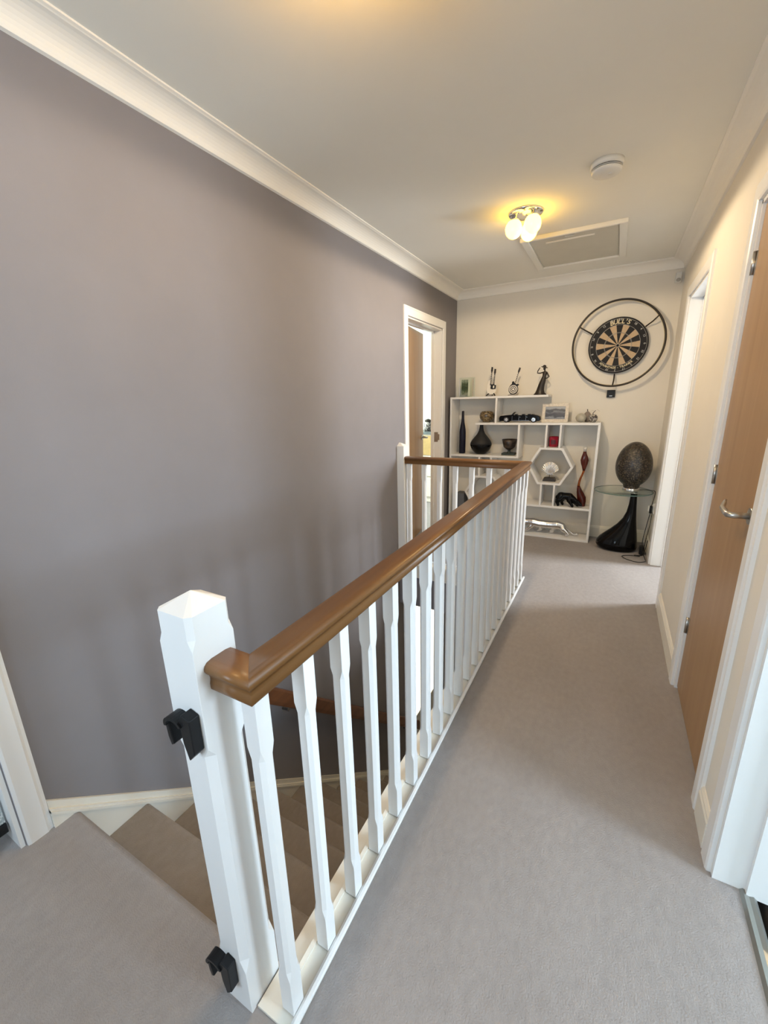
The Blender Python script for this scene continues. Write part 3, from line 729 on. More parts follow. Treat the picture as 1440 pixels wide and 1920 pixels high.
for x in (-0.947, -0.686):
    for y, sg in ((4.305, -1), (4.385, 1)):
        w = part('wheel', MB().cyl((x, y-0.008*(-sg), ZM+0.0275), (x, y+0.010*sg, ZM+0.0275), 0.0275, 24), M['tyre'], cxr)
        part('hub_cap', MB().cyl((x, y+0.010*sg, ZM+0.0275), (x, y+0.0125*sg, ZM+0.0275), 0.018, 20), M['chrome'], w)
        for k in range(5):
            a = 2*math.pi*k/5
            part('spoke', MB().tube([(x, y+0.0135*sg, ZM+0.0275), (x+0.017*math.cos(a), y+0.0135*sg, ZM+0.0275+0.017*math.sin(a))], 0.0025, 6), M['silver'], w)
part('bumper', MB().box(-1.027, -1.018, 4.31, 4.38, ZM+0.018, ZM+0.026), M['chrome'], cxr, 0.002)

def photo_frame(name, x0, x1, z0, z1, y, lean, border, fm, pm, label, thick=0.018, pane=None):
    o = root(name, ((x0+x1)/2, y, z0), label, 'picture frame')
    k = math.tan(lean)
    def lean_box(a, b, c, d, f, g):
        m = MB().box(a, b, f, g, c, d); m.v = [(v[0], v[1]+(v[2]-z0)*k, v[2]) for v in m.v]; return m
    part('frame_bar', lean_box(x0, x1, z1-border, z1, y-thick/2, y+thick/2), fm, o, 0.002)
    part('frame_bar', lean_box(x0, x1, z0, z0+border, y-thick/2, y+thick/2), fm, o, 0.002)
    part('frame_bar', lean_box(x0, x0+border, z0+border, z1-border, y-thick/2, y+thick/2), fm, o, 0.002)
    part('frame_bar', lean_box(x1-border, x1, z0+border, z1-border, y-thick/2, y+thick/2), fm, o, 0.002)
    part('photograph', lean_box(x0+border, x1-border, z0+border, z1-border, y-0.002, y+0.004), pm, o)
    part('easel_back', MB().loft([[((x0+x1)/2-0.015, y+0.006+k*0.01, z0+0.01), ((x0+x1)/2+0.015, y+0.006, z0+0.01), ((x0+x1)/2+0.015, y+0.05, z0), ((x0+x1)/2-0.015, y+0.05, z0)],
         [((x0+x1)/2-0.012, y+k*(z1-z0)*0.7+0.004, z0+(z1-z0)*0.7), ((x0+x1)/2+0.012, y+k*(z1-z0)*0.7+0.004, z0+(z1-z0)*0.7), ((x0+x1)/2+0.012, y+k*(z1-z0)*0.7+0.012, z0+(z1-z0)*0.7), ((x0+x1)/2-0.012, y+k*(z1-z0)*0.7+0.012, z0+(z1-z0)*0.7)]]), M['black'], o)
    return o
M['distress'] = mat('distressed_white', (0.80, 0.75, 0.66), 0.6, var=0.22, vscale=70, col2=(0.55, 0.49, 0.42))
photo_frame('photo_frame', -0.618, -0.382, ZM, ZM+0.175, 4.35, 0.12, 0.029, M['distress'], M['lakephoto'], 'white distressed frame with a black and white lake photograph')
# crystal frame
cf = root('crystal_frame', (-1.38, 4.36, ZT), 'clear crystal photo frame with a green garden picture on the top shelf', 'picture frame')
part('glass_block', MB().box(-1.460, -1.298, 4.350, 4.368, ZT, ZT+0.195), M['glass'], cf, 0.003)
part('photograph', MB().box(-1.444, -1.372, 4.3705, 4.372, ZT+0.022, ZT+0.175), M['greenphoto'], cf)
part('white_mount', MB().box(-1.372, -1.348, 4.3705, 4.372, ZT+0.008, ZT+0.182), M['ivory'], cf)
for x in (-1.457, -1.312): part('mirror_edge', MB().box(x-0.004, x+0.004, 4.346, 4.350, ZT+0.008, ZT+0.187), M['chrome'], cf)
part('back_support', MB().box(-1.40, -1.36, 4.372, 4.40, ZT, ZT+0.10), M['glass'], cf)

# miniature guitars
def lean_pts(pts, base, ang):
    ca, sa_ = math.cos(ang), math.sin(ang)
    return [(base[0]+x*ca+z*sa_, base[1]-x*sa_+z*ca) for x, z in pts]
def gprism(mbx, pts, base, ang, y0, y1): return mbx.prism(lean_pts(pts, base, ang), y0, y1, 'y')
g1 = root('double_neck_guitar', (-1.115, 4.35, ZT), 'miniature white double neck guitar on a stand', 'model guitar')
b1 = (-1.125, ZT+0.018)
outl = [(-0.045, 0.030), (-0.030, 0.004), (0.0, 0.0), (0.032, 0.004), (0.050, 0.030), (0.052, 0.058), (0.044, 0.076), (0.048, 0.100), (0.040, 0.106), (0.028, 0.095), (0.0, 0.090),
        (-0.012, 0.118), (-0.018, 0.145), (-0.032, 0.128), (-0.040, 0.098), (-0.044, 0.070), (-0.050, 0.048)]
A1 = math.radians(3.5)
gb = part('body', gprism(MB(), outl, b1, A1, 4.340, 4.356), M['ivory'], g1, 0.003)
part('pickguard', gprism(MB(), [(-0.008, 0.055), (0.012, 0.050), (0.044, 0.054), (0.046, 0.092), (0.026, 0.093), (0.0, 0.100), (-0.006, 0.09)], b1, A1, 4.3385, 4.3400), M['black'], gb)
part('pickguard', gprism(MB(), [(0.016, 0.062), (0.030, 0.062), (0.030, 0.086), (0.016, 0.086)], b1, A1, 4.3375, 4.3385), M['ivory'], gb)
for dx, zt in ((-0.010, 0.262), (0.022, 0.245)):
    nk = part('neck', gprism(MB(), [(dx-0.005, 0.088), (dx+0.005, 0.088), (dx+0.004, zt-0.045), (dx-0.004, zt-0.045)], b1, A1, 4.336, 4.346), M['bronze'], g1)
    part('headstock', gprism(MB(), [(dx-0.005, zt-0.045), (dx+0.005, zt-0.045), (dx+0.009, zt-0.036), (dx+0.008, zt), (dx-0.007, zt+0.002), (dx-0.009, zt-0.036)], b1, A1, 4.336, 4.344), M['bronze'], g1)
    for k in range(6):
        zz = 0.11+k*(zt-0.05-0.11)/6
        part('fret_marker', gprism(MB(), [(dx-0.0045, zz), (dx+0.0045, zz), (dx+0.0045, zz+0.005), (dx-0.0045, zz+0.005)], b1, A1, 4.3352, 4.336), M['ivory'], nk)
for s_ in (-1, 1):
    part('stand_leg', MB().tube([(-1.120+s_*0.012, 4.365, ZT+0.035), (-1.120+s_*0.030, 4.335, ZT+0.022), (-1.120+s_*0.045, 4.325, ZT+0.006)], 0.006, 8), M['bronze'], g1)
part('stand_back', MB().tube([(-1.120, 4.362, ZT+0.09), (-1.120, 4.385, ZT+0.004)], 0.004, 8), M['bronze'], g1)

g2 = root('bullseye_guitar', (-0.905, 4.35, ZT), 'miniature guitar with black and white ringed body', 'model guitar')
b2 = (-0.916, ZT+0.010); A2 = math.radians(15)
outl2 = [(0.046*math.cos(a), 0.050+0.048*math.sin(a)) for a in [math.radians(180+15*k) for k in range(13)]] + [(0.040, 0.075), (0.028, 0.090), (0.040, 0.104), (0.030, 0.112), (0.014, 0.104), (-0.004, 0.108), (-0.020, 0.126), (-0.034, 0.118), (-0.030, 0.098), (-0.042, 0.076)]
gb2 = part('body', gprism(MB(), outl2, b2, A2, 4.340, 4.356), M['black'], g2, 0.002)
def ringpoly(r0, r1, n=28): return r0, r1, n
cz2 = lean_pts([(0, 0.052)], b2, A2)[0]
for r0, r1 in ((0.040, 0.032), (0.025, 0.018), (0.011, 0.0)):
    n = 28; ou = [(cz2[0]+r0*math.cos(2*math.pi*k/n), 4.3385, cz2[1]+r0*math.sin(2*math.pi*k/n)) for k in range(n)]
    m_ = MB()
    if r1 > 0:
        iu = [(cz2[0]+r1*math.cos(2*math.pi*k/n), 4.3385, cz2[1]+r1*math.sin(2*math.pi*k/n)) for k in range(n)]
        m_.add(ou+iu+[(a, 4.340, c_) for a, b, c_ in ou], [(k, (k+1) % n, n+(k+1) % n, n+k) for k in range(n)]+[(k, (k+1) % n, 2*n+(k+1) % n, 2*n+k) for k in range(n)])
    else: m_.loft([ou, [(a, 4.340, c_) for a, b, c_ in ou]])
    part('white_ring', m_, M['ivory'], gb2)
nk = part('neck', gprism(MB(), [(-0.005, 0.105), (0.005, 0.105), (0.004, 0.215), (-0.004, 0.215)], b2, A2, 4.336, 4.346), M['bronze'], g2)
for k in range(6):
    zz = 0.115+k*0.016
    part('fret_marker', gprism(MB(), [(-0.0045, zz), (0.0045, zz), (0.0045, zz+0.006), (-0.0045, zz+0.006)], b2, A2, 4.3352, 4.336), M['ivory'], nk)
part('headstock', gprism(MB(), [(-0.005, 0.215), (0.005, 0.215), (0.009, 0.224), (0.008, 0.258), (-0.007, 0.260), (-0.009, 0.224)], b2, A2, 4.336, 4.344), M['bronze'], g2)
part('stand_base', MB().tube([(-0.950, 4.33, ZT+0.005), (-0.915, 4.345, ZT+0.008), (-0.880, 4.33, ZT+0.005)], 0.0045, 8), M['satin'], g2)
part('stand_back', MB().tube([(-0.905, 4.360, ZT+0.09), (-0.915, 4.385, ZT+0.004)], 0.004, 8), M['satin'], g2)

# lady figurine with a wide hat, one hand at the brim, one on the hip
lx, ly, lz = -0.650, 4.36, ZT
fg = root('lady_figurine', (lx, ly, lz), 'dark bronze figurine of a lady in a long gown and hat', 'figurine')
def lad(x, z, rx, ry): return [(lx+x+rx*math.cos(2*math.pi*k/20), ly+ry*math.sin(2*math.pi*k/20), lz+z) for k in range(20)]
gown = MB().loft([lad(-0.002, 0.0, 0.060, 0.040), lad(-0.002, 0.006, 0.058, 0.038), lad(-0.004, 0.020, 0.044, 0.032), lad(-0.002, 0.045, 0.035, 0.027), lad(0.003, 0.075, 0.031, 0.024),
      lad(0.010, 0.105, 0.029, 0.023), lad(0.017, 0.130, 0.026, 0.021), lad(0.022, 0.152, 0.0215, 0.018), lad(0.026, 0.172, 0.0165, 0.014), lad(0.030, 0.188, 0.0195, 0.015), lad(0.031, 0.203, 0.022, 0.013), lad(0.030, 0.211, 0.015, 0.010), lad(0.028, 0.219, 0.0065, 0.006), lad(0.027, 0.230, 0.006, 0.006)], smooth=True)
part('gown', gown, M['bronze'], fg)
hd_ = MB().ell((lx+0.024, ly-0.002, lz+0.240), 0.0115, 0.013, 0.0155, 16, 10)
part('head', hd_, M['bronze'], fg)
rt_ = Matrix.Rotation(math.radians(14), 3, 'Y')
hat = MB().ell((lx+0.022, ly, lz+0.252), 0.032, 0.030, 0.006, 20, 8, rt_); hat.ell((lx+0.023, ly, lz+0.260), 0.016, 0.016, 0.013, 16, 8, rt_)
part('hat', hat, M['bronze'], fg)
part('arm', MB().tube([(lx+0.014, ly, lz+0.206), (lx-0.012, ly-0.006, lz+0.199), (lx-0.036, ly-0.010, lz+0.202), (lx-0.033, ly-0.012, lz+0.220), (lx-0.022, ly-0.010, lz+0.240), (lx-0.014, ly-0.008, lz+0.250)], [0.0065, 0.006, 0.0055, 0.005, 0.0045, 0.004], 10), M['bronze'], fg)
part('arm', MB().tube([(lx+0.046, ly, lz+0.206), (lx+0.058, ly-0.004, lz+0.186), (lx+0.070, ly-0.006, lz+0.165), (lx+0.058, ly-0.010, lz+0.153), (lx+0.042, ly-0.012, lz+0.150)], [0.0065, 0.006, 0.0055, 0.005, 0.0045], 10), M['bronze'], fg)

# stone ball, taupe ornament, patterned apple at the right end of the middle shelf
thing('stone_ball', MB().ell((-0.271, 4.36, ZM+0.0407), 0.046, 0.046, 0.0405, 28, 16), M['pearl'], (-0.271, 4.36, ZM), 'pale grey stone ball ornament beside the lake photograph', 'ornament')
tp = root('taupe_ornament', (-0.222, 4.43, ZM), 'small taupe pear ornament behind the stone ball', 'ornament')
part('fruit', MB().lathe([(0.002, 0), (0.018, 0.0), (0.030, 0.022), (0.034, 0.045), (0.030, 0.068), (0.020, 0.085), (0.010, 0.094), (0.002, 0.097)], (-0.222, 4.43, ZM), 24), M['mauve_st'], tp)
part('stem', MB().tube([(-0.222, 4.43, ZM+0.094), (-0.226, 4.43, ZM+0.116)], 0.0035, 8), M['bronze'], tp)
pa = root('patterned_apple', (-0.168, 4.33, ZM), 'black and silver patterned apple ornament with a leafy stem at the shelf end', 'ornament')
part('fruit', MB().lathe([(0.002, 0.002), (0.020, 0.0), (0.034, 0.014), (0.039, 0.034), (0.037, 0.052), (0.028, 0.066), (0.014, 0.070), (0.006, 0.064), (0.001, 0.058)], (-0.168, 4.33, ZM), 28), M['pattern'], pa)
part('stem', MB().tube([(-0.168, 4.33, ZM+0.06), (-0.172, 4.33, ZM+0.082), (-0.160, 4.33, ZM+0.098), (-0.152, 4.33, ZM+0.108)], [0.003, 0.003, 0.0025, 0.002], 8), M['bronze'], pa)
part('leaf', MB().loft([[(-0.158, 4.33, ZM+0.104), (-0.157, 4.331, ZM+0.105), (-0.158, 4.332, ZM+0.104)], [(-0.140, 4.322, ZM+0.112), (-0.138, 4.33, ZM+0.116), (-0.140, 4.338, ZM+0.112)], [(-0.118, 4.33, ZM+0.096), (-0.117, 4.331, ZM+0.097), (-0.118, 4.332, ZM+0.096)]]), M['silver'], pa)
part('leaf', MB().loft([[(-0.162, 4.33, ZM+0.100), (-0.163, 4.331, ZM+0.101), (-0.162, 4.332, ZM+0.100)], [(-0.178, 4.322, ZM+0.106), (-0.179, 4.33, ZM+0.110), (-0.178, 4.338, ZM+0.106)], [(-0.195, 4.33, ZM+0.098), (-0.196, 4.331, ZM+0.099), (-0.195, 4.332, ZM+0.098)]]), M['silver'], pa)

# red candle
rc = root('red_candle', (-0.493, 4.37, 0.9095), 'red glass candle jar above the hexagon', 'candle')
part('jar', MB().lathe([(0.002, 0), (0.040, 0), (0.043, 0.006), (0.043, 0.098), (0.040, 0.098), (0.040, 0.075), (0.002, 0.074)], (-0.493, 4.37, 0.9095), 32), M['red'], rc)
part('jar_label', MB().loft([[(-0.493+0.0435*math.cos(a), 4.37+0.0435*math.sin(a), z) for a in [math.radians(240+6*k) for k in range(11)]] for z in (0.935, 0.978)], closed=False, cap=False), M['label'], rc)

# silver scallop shell on a stand
sh = root('shell_ornament', (-0.506, 4.37, 0.567), 'silver scallop shell on a dark stand inside the hexagon', 'ornament')
zb = 0.567
part('plinth', MB().loft([[(-0.568, 4.33, zb), (-0.446, 4.33, zb), (-0.446, 4.41, zb), (-0.568, 4.41, zb)], [(-0.556, 4.338, zb+0.034), (-0.458, 4.338, zb+0.034), (-0.458, 4.402, zb+0.034), (-0.556, 4.402, zb+0.034)]]), M['bronze'], sh, 0.002)
part('rod', MB().cyl((-0.508, 4.37, zb+0.03), (-0.508, 4.37, zb+0.075), 0.0035, 10), M['bronze'], sh)
vs = []; fs = []; nr, na = 8, 53
for i in range(nr+1):
    r = 0.008+0.118*i/nr
    for j in range(na):
        t = j/(na-1); a = math.radians(22+136*t)
        ridge = math.cos(t*13*2*math.pi); rr = r*(0.80+0.20*math.sin(math.pi*t))*(1+0.02*ridge*i/nr)
        vs.append((-0.505+rr*math.cos(a)*0.86, 4.372-0.030*math.sin(math.pi*(i/nr)**0.8*0.75+0.2)-0.004*ridge*(i/nr), zb+0.068+rr*math.sin(a)*0.98))
for i in range(nr):
    for j in range(na-1): fs.append((i*na+j, i*na+j+1, (i+1)*na+j+1, (i+1)*na+j))
nv = len(vs); vs2 = [(x, y+0.006, z) for x, y, z in vs]
allf = fs+[tuple(q+nv for q in f[::-1]) for f in fs]
m_ = MB().add(vs+vs2, allf, True); part('shell', m_, M['silver'], sh)
part('hinge_ears', MB().prism([(-0.540, zb+0.064), (-0.470, zb+0.064), (-0.480, zb+0.082), (-0.530, zb+0.082)], 4.352, 4.366, 'y'), M['silver'], sh, 0.002)

# twisted amber bottle
tb = root('twisted_bottle', (-0.195, 4.37, ZW), 'tall twisted amber glass bottle with a clear stopper', 'bottle')
def tbring(cx, z, rx, ry, tw, n=20):
    out_ = []
    for k in range(n):
        a = 2*math.pi*k/n; q = 1/(abs(math.cos(a))**2.6+abs(math.sin(a))**2.6)**(1/2.6)
        x, y = rx*q*math.cos(a), ry*q*math.sin(a)
        out_.append((cx+x*math.cos(tw)-y*math.sin(tw), 4.37+x*math.sin(tw)+y*math.cos(tw), ZW+z))
    return out_
R_ = math.radians
part('lower_body', MB().loft([tbring(-0.192, 0.0, 0.030, 0.026, 0), tbring(-0.193, 0.004, 0.034, 0.028, 0), tbring(-0.196, 0.05, 0.040, 0.03, R_(10)), tbring(-0.201, 0.092, 0.0405, 0.03, R_(20)), tbring(-0.214, 0.13, 0.032, 0.026, R_(40)), tbring(-0.226, 0.165, 0.021, 0.02, R_(60)), tbring(-0.234, 0.20, 0.012, 0.012, R_(80))], smooth=True), M['amber'], tb)
part('twist', MB().loft([tbring(-0.234, 0.20, 0.012, 0.012, R_(80)), tbring(-0.233, 0.235, 0.009, 0.011, R_(110)), tbring(-0.224, 0.275, 0.009, 0.011, R_(140)), tbring(-0.210, 0.315, 0.009, 0.011, R_(170)), tbring(-0.202, 0.35, 0.011, 0.012, R_(200))], smooth=True), M['amberlt'], tb)
part('upper_body', MB().loft([tbring(-0.202, 0.35, 0.011, 0.012, R_(20)), tbring(-0.202, 0.385, 0.020, 0.018, R_(20)), tbring(-0.203, 0.420, 0.031, 0.024, R_(10)), tbring(-0.204, 0.452, 0.0365, 0.026, R_(5)), tbring(-0.206, 0.485, 0.028, 0.022, 0), tbring(-0.208, 0.515, 0.017, 0.016, 0), tbring(-0.209, 0.534, 0.013, 0.013, 0)], smooth=True), M['amber'], tb)
part('stopper', MB().lathe([(0.013, 0.534), (0.013, 0.548), (0.017, 0.552), (0.018, 0.572), (0.013, 0.576), (0.002, 0.577)], (-0.209, 4.37, ZW), 20), M['stopper'], tb)

# black prowling panther, head low on the right
def panther(name, base, mt, nodes, edges, label):
    loc = Vector(base)
    me = skin_mesh(name, nodes, edges, mt)
    o = link(name, me); o.location = loc; o['label'] = label; o['category'] = 'figurine'; ORG[o.name] = loc
    return o
bp_n = [(-0.052, 0.0, 0.098, 0.036), (-0.020, 0.0, 0.100, 0.031), (0.022, 0.0, 0.097, 0.034), (0.056, 0.0, 0.078, 0.025), (0.084, -0.004, 0.056, 0.020), (0.108, -0.008, 0.040, 0.021), (0.132, -0.012, 0.026, 0.012),
        (-0.078, 0.0, 0.084, 0.024),
        (-0.066, -0.022, 0.066, 0.024), (-0.080, -0.026, 0.036, 0.013), (-0.072, -0.027, 0.012, 0.012),
        (-0.040, 0.022, 0.064, 0.022), (-0.046, 0.026, 0.034, 0.013), (-0.036, 0.027, 0.011, 0.011),
        (0.026, -0.024, 0.062, 0.021), (0.046, -0.028, 0.030, 0.013), (0.058, -0.030, 0.011, 0.012),
        (0.048, 0.022, 0.056, 0.019), (0.082, 0.026, 0.026, 0.012), (0.098, 0.028, 0.010, 0.011),
        (-0.094, 0.006, 0.058, 0.009), (-0.098, 0.018, 0.028, 0.007), (-0.088, 0.034, 0.010, 0.006),
        (0.100, -0.024, 0.066, 0.007), (0.100, 0.010, 0.066, 0.007)]
bp_e = chainedges([0, 1, 2, 3, 4, 5, 6], [0, 7], [0, 8, 9, 10], [0, 11, 12, 13], [2, 14, 15, 16], [3, 17, 18, 19], [7, 20, 21, 22], [5, 23], [5, 24])
panther('panther_figurine', (-0.325, 4.300, ZW), M['blackgloss'], bp_n, bp_e, 'glossy black prowling panther figurine with its head down by the amber bottle')
# long silver panther, head at the left, tail trailing right
k = 1.0
sp_n = [(0.000, 0, 0.100, 0.037), (-0.060, 0, 0.096, 0.036), (-0.130, 0, 0.098, 0.038), (-0.190, 0, 0.106, 0.040), (-0.238, 0, 0.108, 0.032), (-0.275, -0.004, 0.102, 0.033), (-0.310, -0.008, 0.088, 0.021),
        (0.045, 0, 0.104, 0.040), (0.090, 0, 0.096, 0.032),
        (0.106, -0.020, 0.070, 0.025), (0.138, -0.028, 0.046, 0.016), (0.156, -0.031, 0.026, 0.012), (0.136, -0.034, 0.011, 0.012),
        (0.030, 0.022, 0.064, 0.024), (-0.010, 0.030, 0.034, 0.015), (0.012, 0.030, 0.019, 0.011), (-0.022, 0.031, 0.011, 0.011),
        (-0.205, -0.024, 0.066, 0.021), (-0.232, -0.030, 0.034, 0.015), (-0.272, -0.031, 0.012, 0.012),
        (-0.130, 0.024, 0.062, 0.020), (-0.108, 0.030, 0.032, 0.014), (-0.138, 0.031, 0.011, 0.012),
        (0.130, 0.008, 0.076, 0.013), (0.168, 0.016, 0.040, 0.009), (0.205, 0.022, 0.014, 0.008), (0.235, 0.024, 0.020, 0.011),
        (-0.282, -0.028, 0.130, 0.008), (-0.250, 0.022, 0.134, 0.008)]
sp_e = chainedges([0, 1, 2, 3, 4, 5, 6], [0, 7, 8], [8, 9, 10, 11, 12], [7, 13, 14, 15, 16], [3, 17, 18, 19], [2, 20, 21, 22], [8, 23, 24, 25, 26], [5, 27], [4, 28])
panther('leopard_figurine', (-0.440, 4.34, 0.0205), M['silver'], sp_n, sp_e, 'long silver prowling leopard figurine on the bottom shelf')
thing('storage_box', MB().box(-1.45, -1.355, 4.27, 4.40, 0.0205, 0.385), M['greyfab'], (-1.40, 4.335, 0.020), 'tall grey box at the bottom left of the shelf unit behind the balusters', 'box', bev=0.004)

# ---------------------------------------------------------------- dartboard with ring
DC = (-0.036, 1.812)
db = root('dartboard', (DC[0], 4.505, DC[1]), 'black and cream dartboard hung on the end wall', 'dartboard')
def disc(r, y0, y1, n=64): return MB().loft([[(DC[0]+r*math.cos(2*math.pi*k/n), y, DC[1]+r*math.sin(2*math.pi*k/n)) for k in range(n)] for y in (y0, y1)])
part('board', disc(0.236, 4.505, 4.466), M['dblack'], db)
yb_ = 4.466
def wedge(r0, r1, a0, a1, y, n=5):
    p = [(DC[0]+r0*math.cos(a0+(a1-a0)*i/n), y, DC[1]+r0*math.sin(a0+(a1-a0)*i/n)) for i in range(n+1)]
    q = [(DC[0]+r1*math.cos(a0+(a1-a0)*i/n), y, DC[1]+r1*math.sin(a0+(a1-a0)*i/n)) for i in range(n+1)]
    return MB().loft([p+q[::-1], [(a, y+0.002, c_) for a, _, c_ in p+q[::-1]]])
for k in range(20):
    a0 = math.pi/2-math.radians(9)-math.radians(18)*k; a1 = a0+math.radians(18)
    part('segment', wedge(0.010, 0.172, a0, a1, yb_-0.002), M['dblack'] if k % 2 == 0 else M['sisal'], db)
def ringt(r, w, mt, y):
    return part('wire_ring', MB().torus((DC[0], y, DC[1]), r, w, 'y', 72, 6), mt, db)
ringt(0.172, 0.0016, M['wire'], yb_-0.003); ringt(0.108, 0.0012, M['wire'], yb_-0.003); ringt(0.103, 0.0012, M['wire'], yb_-0.003)
ringt(0.013, 0.0022, M['wire'], yb_-0.003); ringt(0.222, 0.0014, M['wire'], yb_-0.004)
part('bull', disc(0.010, yb_-0.004, yb_).__class__().lathe([(0.009, 0), (0.002, 0.001)], (DC[0], yb_-0.003, DC[1])), M['dblack'], db)
def text_mesh(txt, size, shear=0.0, bold=0.0):
    cu = bpy.data.curves.new('txt', 'FONT'); cu.body = txt; cu.size = size; cu.align_x = 'CENTER'; cu.align_y = 'CENTER'; cu.extrude = 0.0008; cu.shear = shear; cu.offset = bold
    ob = bpy.data.objects.new('txt', cu); COL.objects.link(ob)
    dg = bpy.context.evaluated_depsgraph_get(); me = bpy.data.meshes.new_from_object(ob.evaluated_get(dg))
    vs = [tuple(v.co) for v in me.vertices]; fs = [tuple(p.vertices) for p in me.polygons]
    bpy.data.objects.remove(ob); bpy.data.curves.remove(cu); bpy.data.meshes.remove(me)
    return vs, fs
def arc_word(word, radius, size, mid, step, y, top=True, mt=None, shear=0.0, bold=0.0, name='lettering'):
    m_ = MB(); n = len(word)
    wd = [0.55 if ch in "'-1I " else 1.0 for ch in word]; pos = []; tot = 0
    for w_ in wd: pos.append(tot+w_/2); tot += w_
    for i, ch in enumerate(word):
        if ch == ' ': continue
        off = (pos[i]-tot/2)*step
        a = mid-off if top else mid+off
        vs, fs = text_mesh(ch, size, shear, bold)
        rot = a-math.pi/2 if top else a+math.pi/2
        c_, s_ = math.cos(rot), math.sin(rot)
        out_ = []
        for vx, vy, vz in vs:
            X = vx*c_-vy*s_; Z = vx*s_+vy*c_
            out_.append((DC[0]+radius*math.cos(a)+X, y-vz, DC[1]+radius*math.sin(a)+Z))
        m_.add(out_, fs)
    return part(name, m_, mt, db)
arc_word("BULL'S", 0.197, 0.052, math.radians(90), math.radians(8.6), yb_-0.002, True, M['dwhite'], 0.15, 0.0012, 'brand_lettering')
arc_word('ADVANTAGE - TRAINER', 0.189, 0.025, math.radians(270), math.radians(5.0), yb_-0.002, False, M['dwhite'], 0.0, 0.0006, 'model_lettering')
for k, nme in enumerate((20, 1, 18, 4, 13, 6, 10, 15, 2, 17, 3, 19, 7, 16, 8, 11, 14, 9, 12, 5)):
    a = math.pi/2-math.radians(18)*k
    rr = 0.206 if k not in (9, 10, 11, 12, 8) else 0.211
    if k in (0, 1, 19): rr = 0.214
    arc_word(str(nme), rr, 0.026, a, math.radians(4.2), yb_-0.005, True, M['printgrey'], 0, 0.0003, 'number')
rg = root('dartboard_ring', (DC[0]+0.0, 4.505, DC[1]+0.008), 'large dark metal ring with three spokes around the dartboard', 'ring light')
RC = (DC[0]-0.006, 4.405, DC[1]+0.008)
part('hoop', MB().torus(RC, 0.357, 0.0085, 'y', 96, 10), M['blackmetal'], rg)
part('light_strip', MB().torus((RC[0], RC[1]+0.006, RC[2]), 0.349, 0.004, 'y', 96, 8), M['dwhite'], rg, label='cream strip inside the hoop')
for a in (math.radians(35), math.radians(152), math.radians(270)):
    part('spoke', MB().tube([(DC[0]+0.2425*math.cos(a), 4.480, DC[1]+0.2425*math.sin(a)), (DC[0]+0.30*math.cos(a), 4.435, DC[1]+0.30*math.sin(a)), (RC[0]+0.357*math.cos(a), RC[1], RC[2]+0.357*math.sin(a))], 0.006, 8), M['blackmetal'], rg)
pb = root('power_box', (-0.046, 4.505, 1.363), 'small square black box on the wall under the dartboard ring', 'switch')
part('case', MB().box(-0.080, -0.012, 4.478, 4.505, 1.363, 1.430), M['black'], pb, 0.003)
part('button', MB().box(-0.058, -0.034, 4.474, 4.478, 1.375, 1.380), M['satin'], pb)

# ---------------------------------------------------------------- side table, egg lamp, cables
tx, ty = 0.140, 4.200
tt = root('side_table', (0.14, 4.2, 0), 'round glass side table on a swooping black lacquer base', 'table')
def tring(z, xl, xr, hy, n=36):
    c_ = (xl+xr)/2; h = (xr-xl)/2
    return [(c_+h*math.cos(2*math.pi*q/n), ty+hy*math.sin(2*math.pi*q/n), z) for q in range(n)]
TB = [(0.0, 0.035, 0.285, 0.095), (0.012, -0.012, 0.302, 0.118), (0.040, -0.032, 0.306, 0.128), (0.075, -0.028, 0.303, 0.126), (0.110, -0.006, 0.299, 0.116), (0.145, 0.030, 0.295, 0.102), (0.19, 0.078, 0.288, 0.085),
      (0.24, 0.125, 0.280, 0.067), (0.30, 0.165, 0.272, 0.050), (0.36, 0.187, 0.266, 0.040), (0.43, 0.198, 0.260, 0.033), (0.50, 0.202, 0.256, 0.029), (0.532, 0.204, 0.254, 0.027)]
part('base', MB().loft([tring(*q) for q in TB], smooth=True), M['blackgloss'], tt)
part('collar', MB().lathe([(0.027, 0.532), (0.027, 0.548)], (0.229, ty, 0), 24), M['chrome'], tt)
part('glass_top', MB().lathe([(0.002, 0.548), (0.228, 0.548), (0.232, 0.550), (0.232, 0.556), (0.228, 0.558), (0.002, 0.558)], (tx, ty, 0), 64), M['glass'], tt)
M['rim'] = mat('green_glass_edge', (0.10, 0.17, 0.15), 0.15)
part('glass_rim', MB().torus((tx, ty, 0.553), 0.2295, 0.0042, 'z', 72, 8), M['rim'], tt)
ex, ey = 0.198, 4.205
eg = root('egg_lamp', (ex, ey, 0.558), 'dark crackle mosaic egg lamp on the glass table', 'lamp')
part('base_ring', MB().lathe([(0.002, 0), (0.066, 0), (0.068, 0.004), (0.068, 0.022), (0.064, 0.028), (0.002, 0.028)], (ex, ey, 0.558), 40), M['chrome'], eg)
eggp = []
for i in range(25):
    t = -math.pi/2+math.radians(27)+ (math.pi-math.radians(27))*i/24
    eggp.append((max(0.142*math.cos(t)*(1-0.06*math.sin(t)), 0.001), 0.232+0.198*math.sin(t)+(0.008 if math.sin(t) > 0 else 0)*0))
part('shade', MB().lathe([(0.060, 0.026)]+eggp, (ex, ey, 0.558), 48), M['mosaic'], eg)

so = root('wall_socket', (XR, 4.215, 0.42), 'white double wall socket behind the glass table', 'socket')
part('plate', MB().box(XR-0.010, XR, 4.14, 4.29, 0.375, 0.47), M['white_pl'], so, 0.003)
part('rocker', MB().box(XR-0.013, XR-0.010, 4.165, 4.185, 0.44, 0.46), M['white_pl'], so)
part('plug', MB().box(XR-0.045, XR-0.010, 4.165, 4.205, 0.385, 0.435), M['white_pl'], so, 0.005)

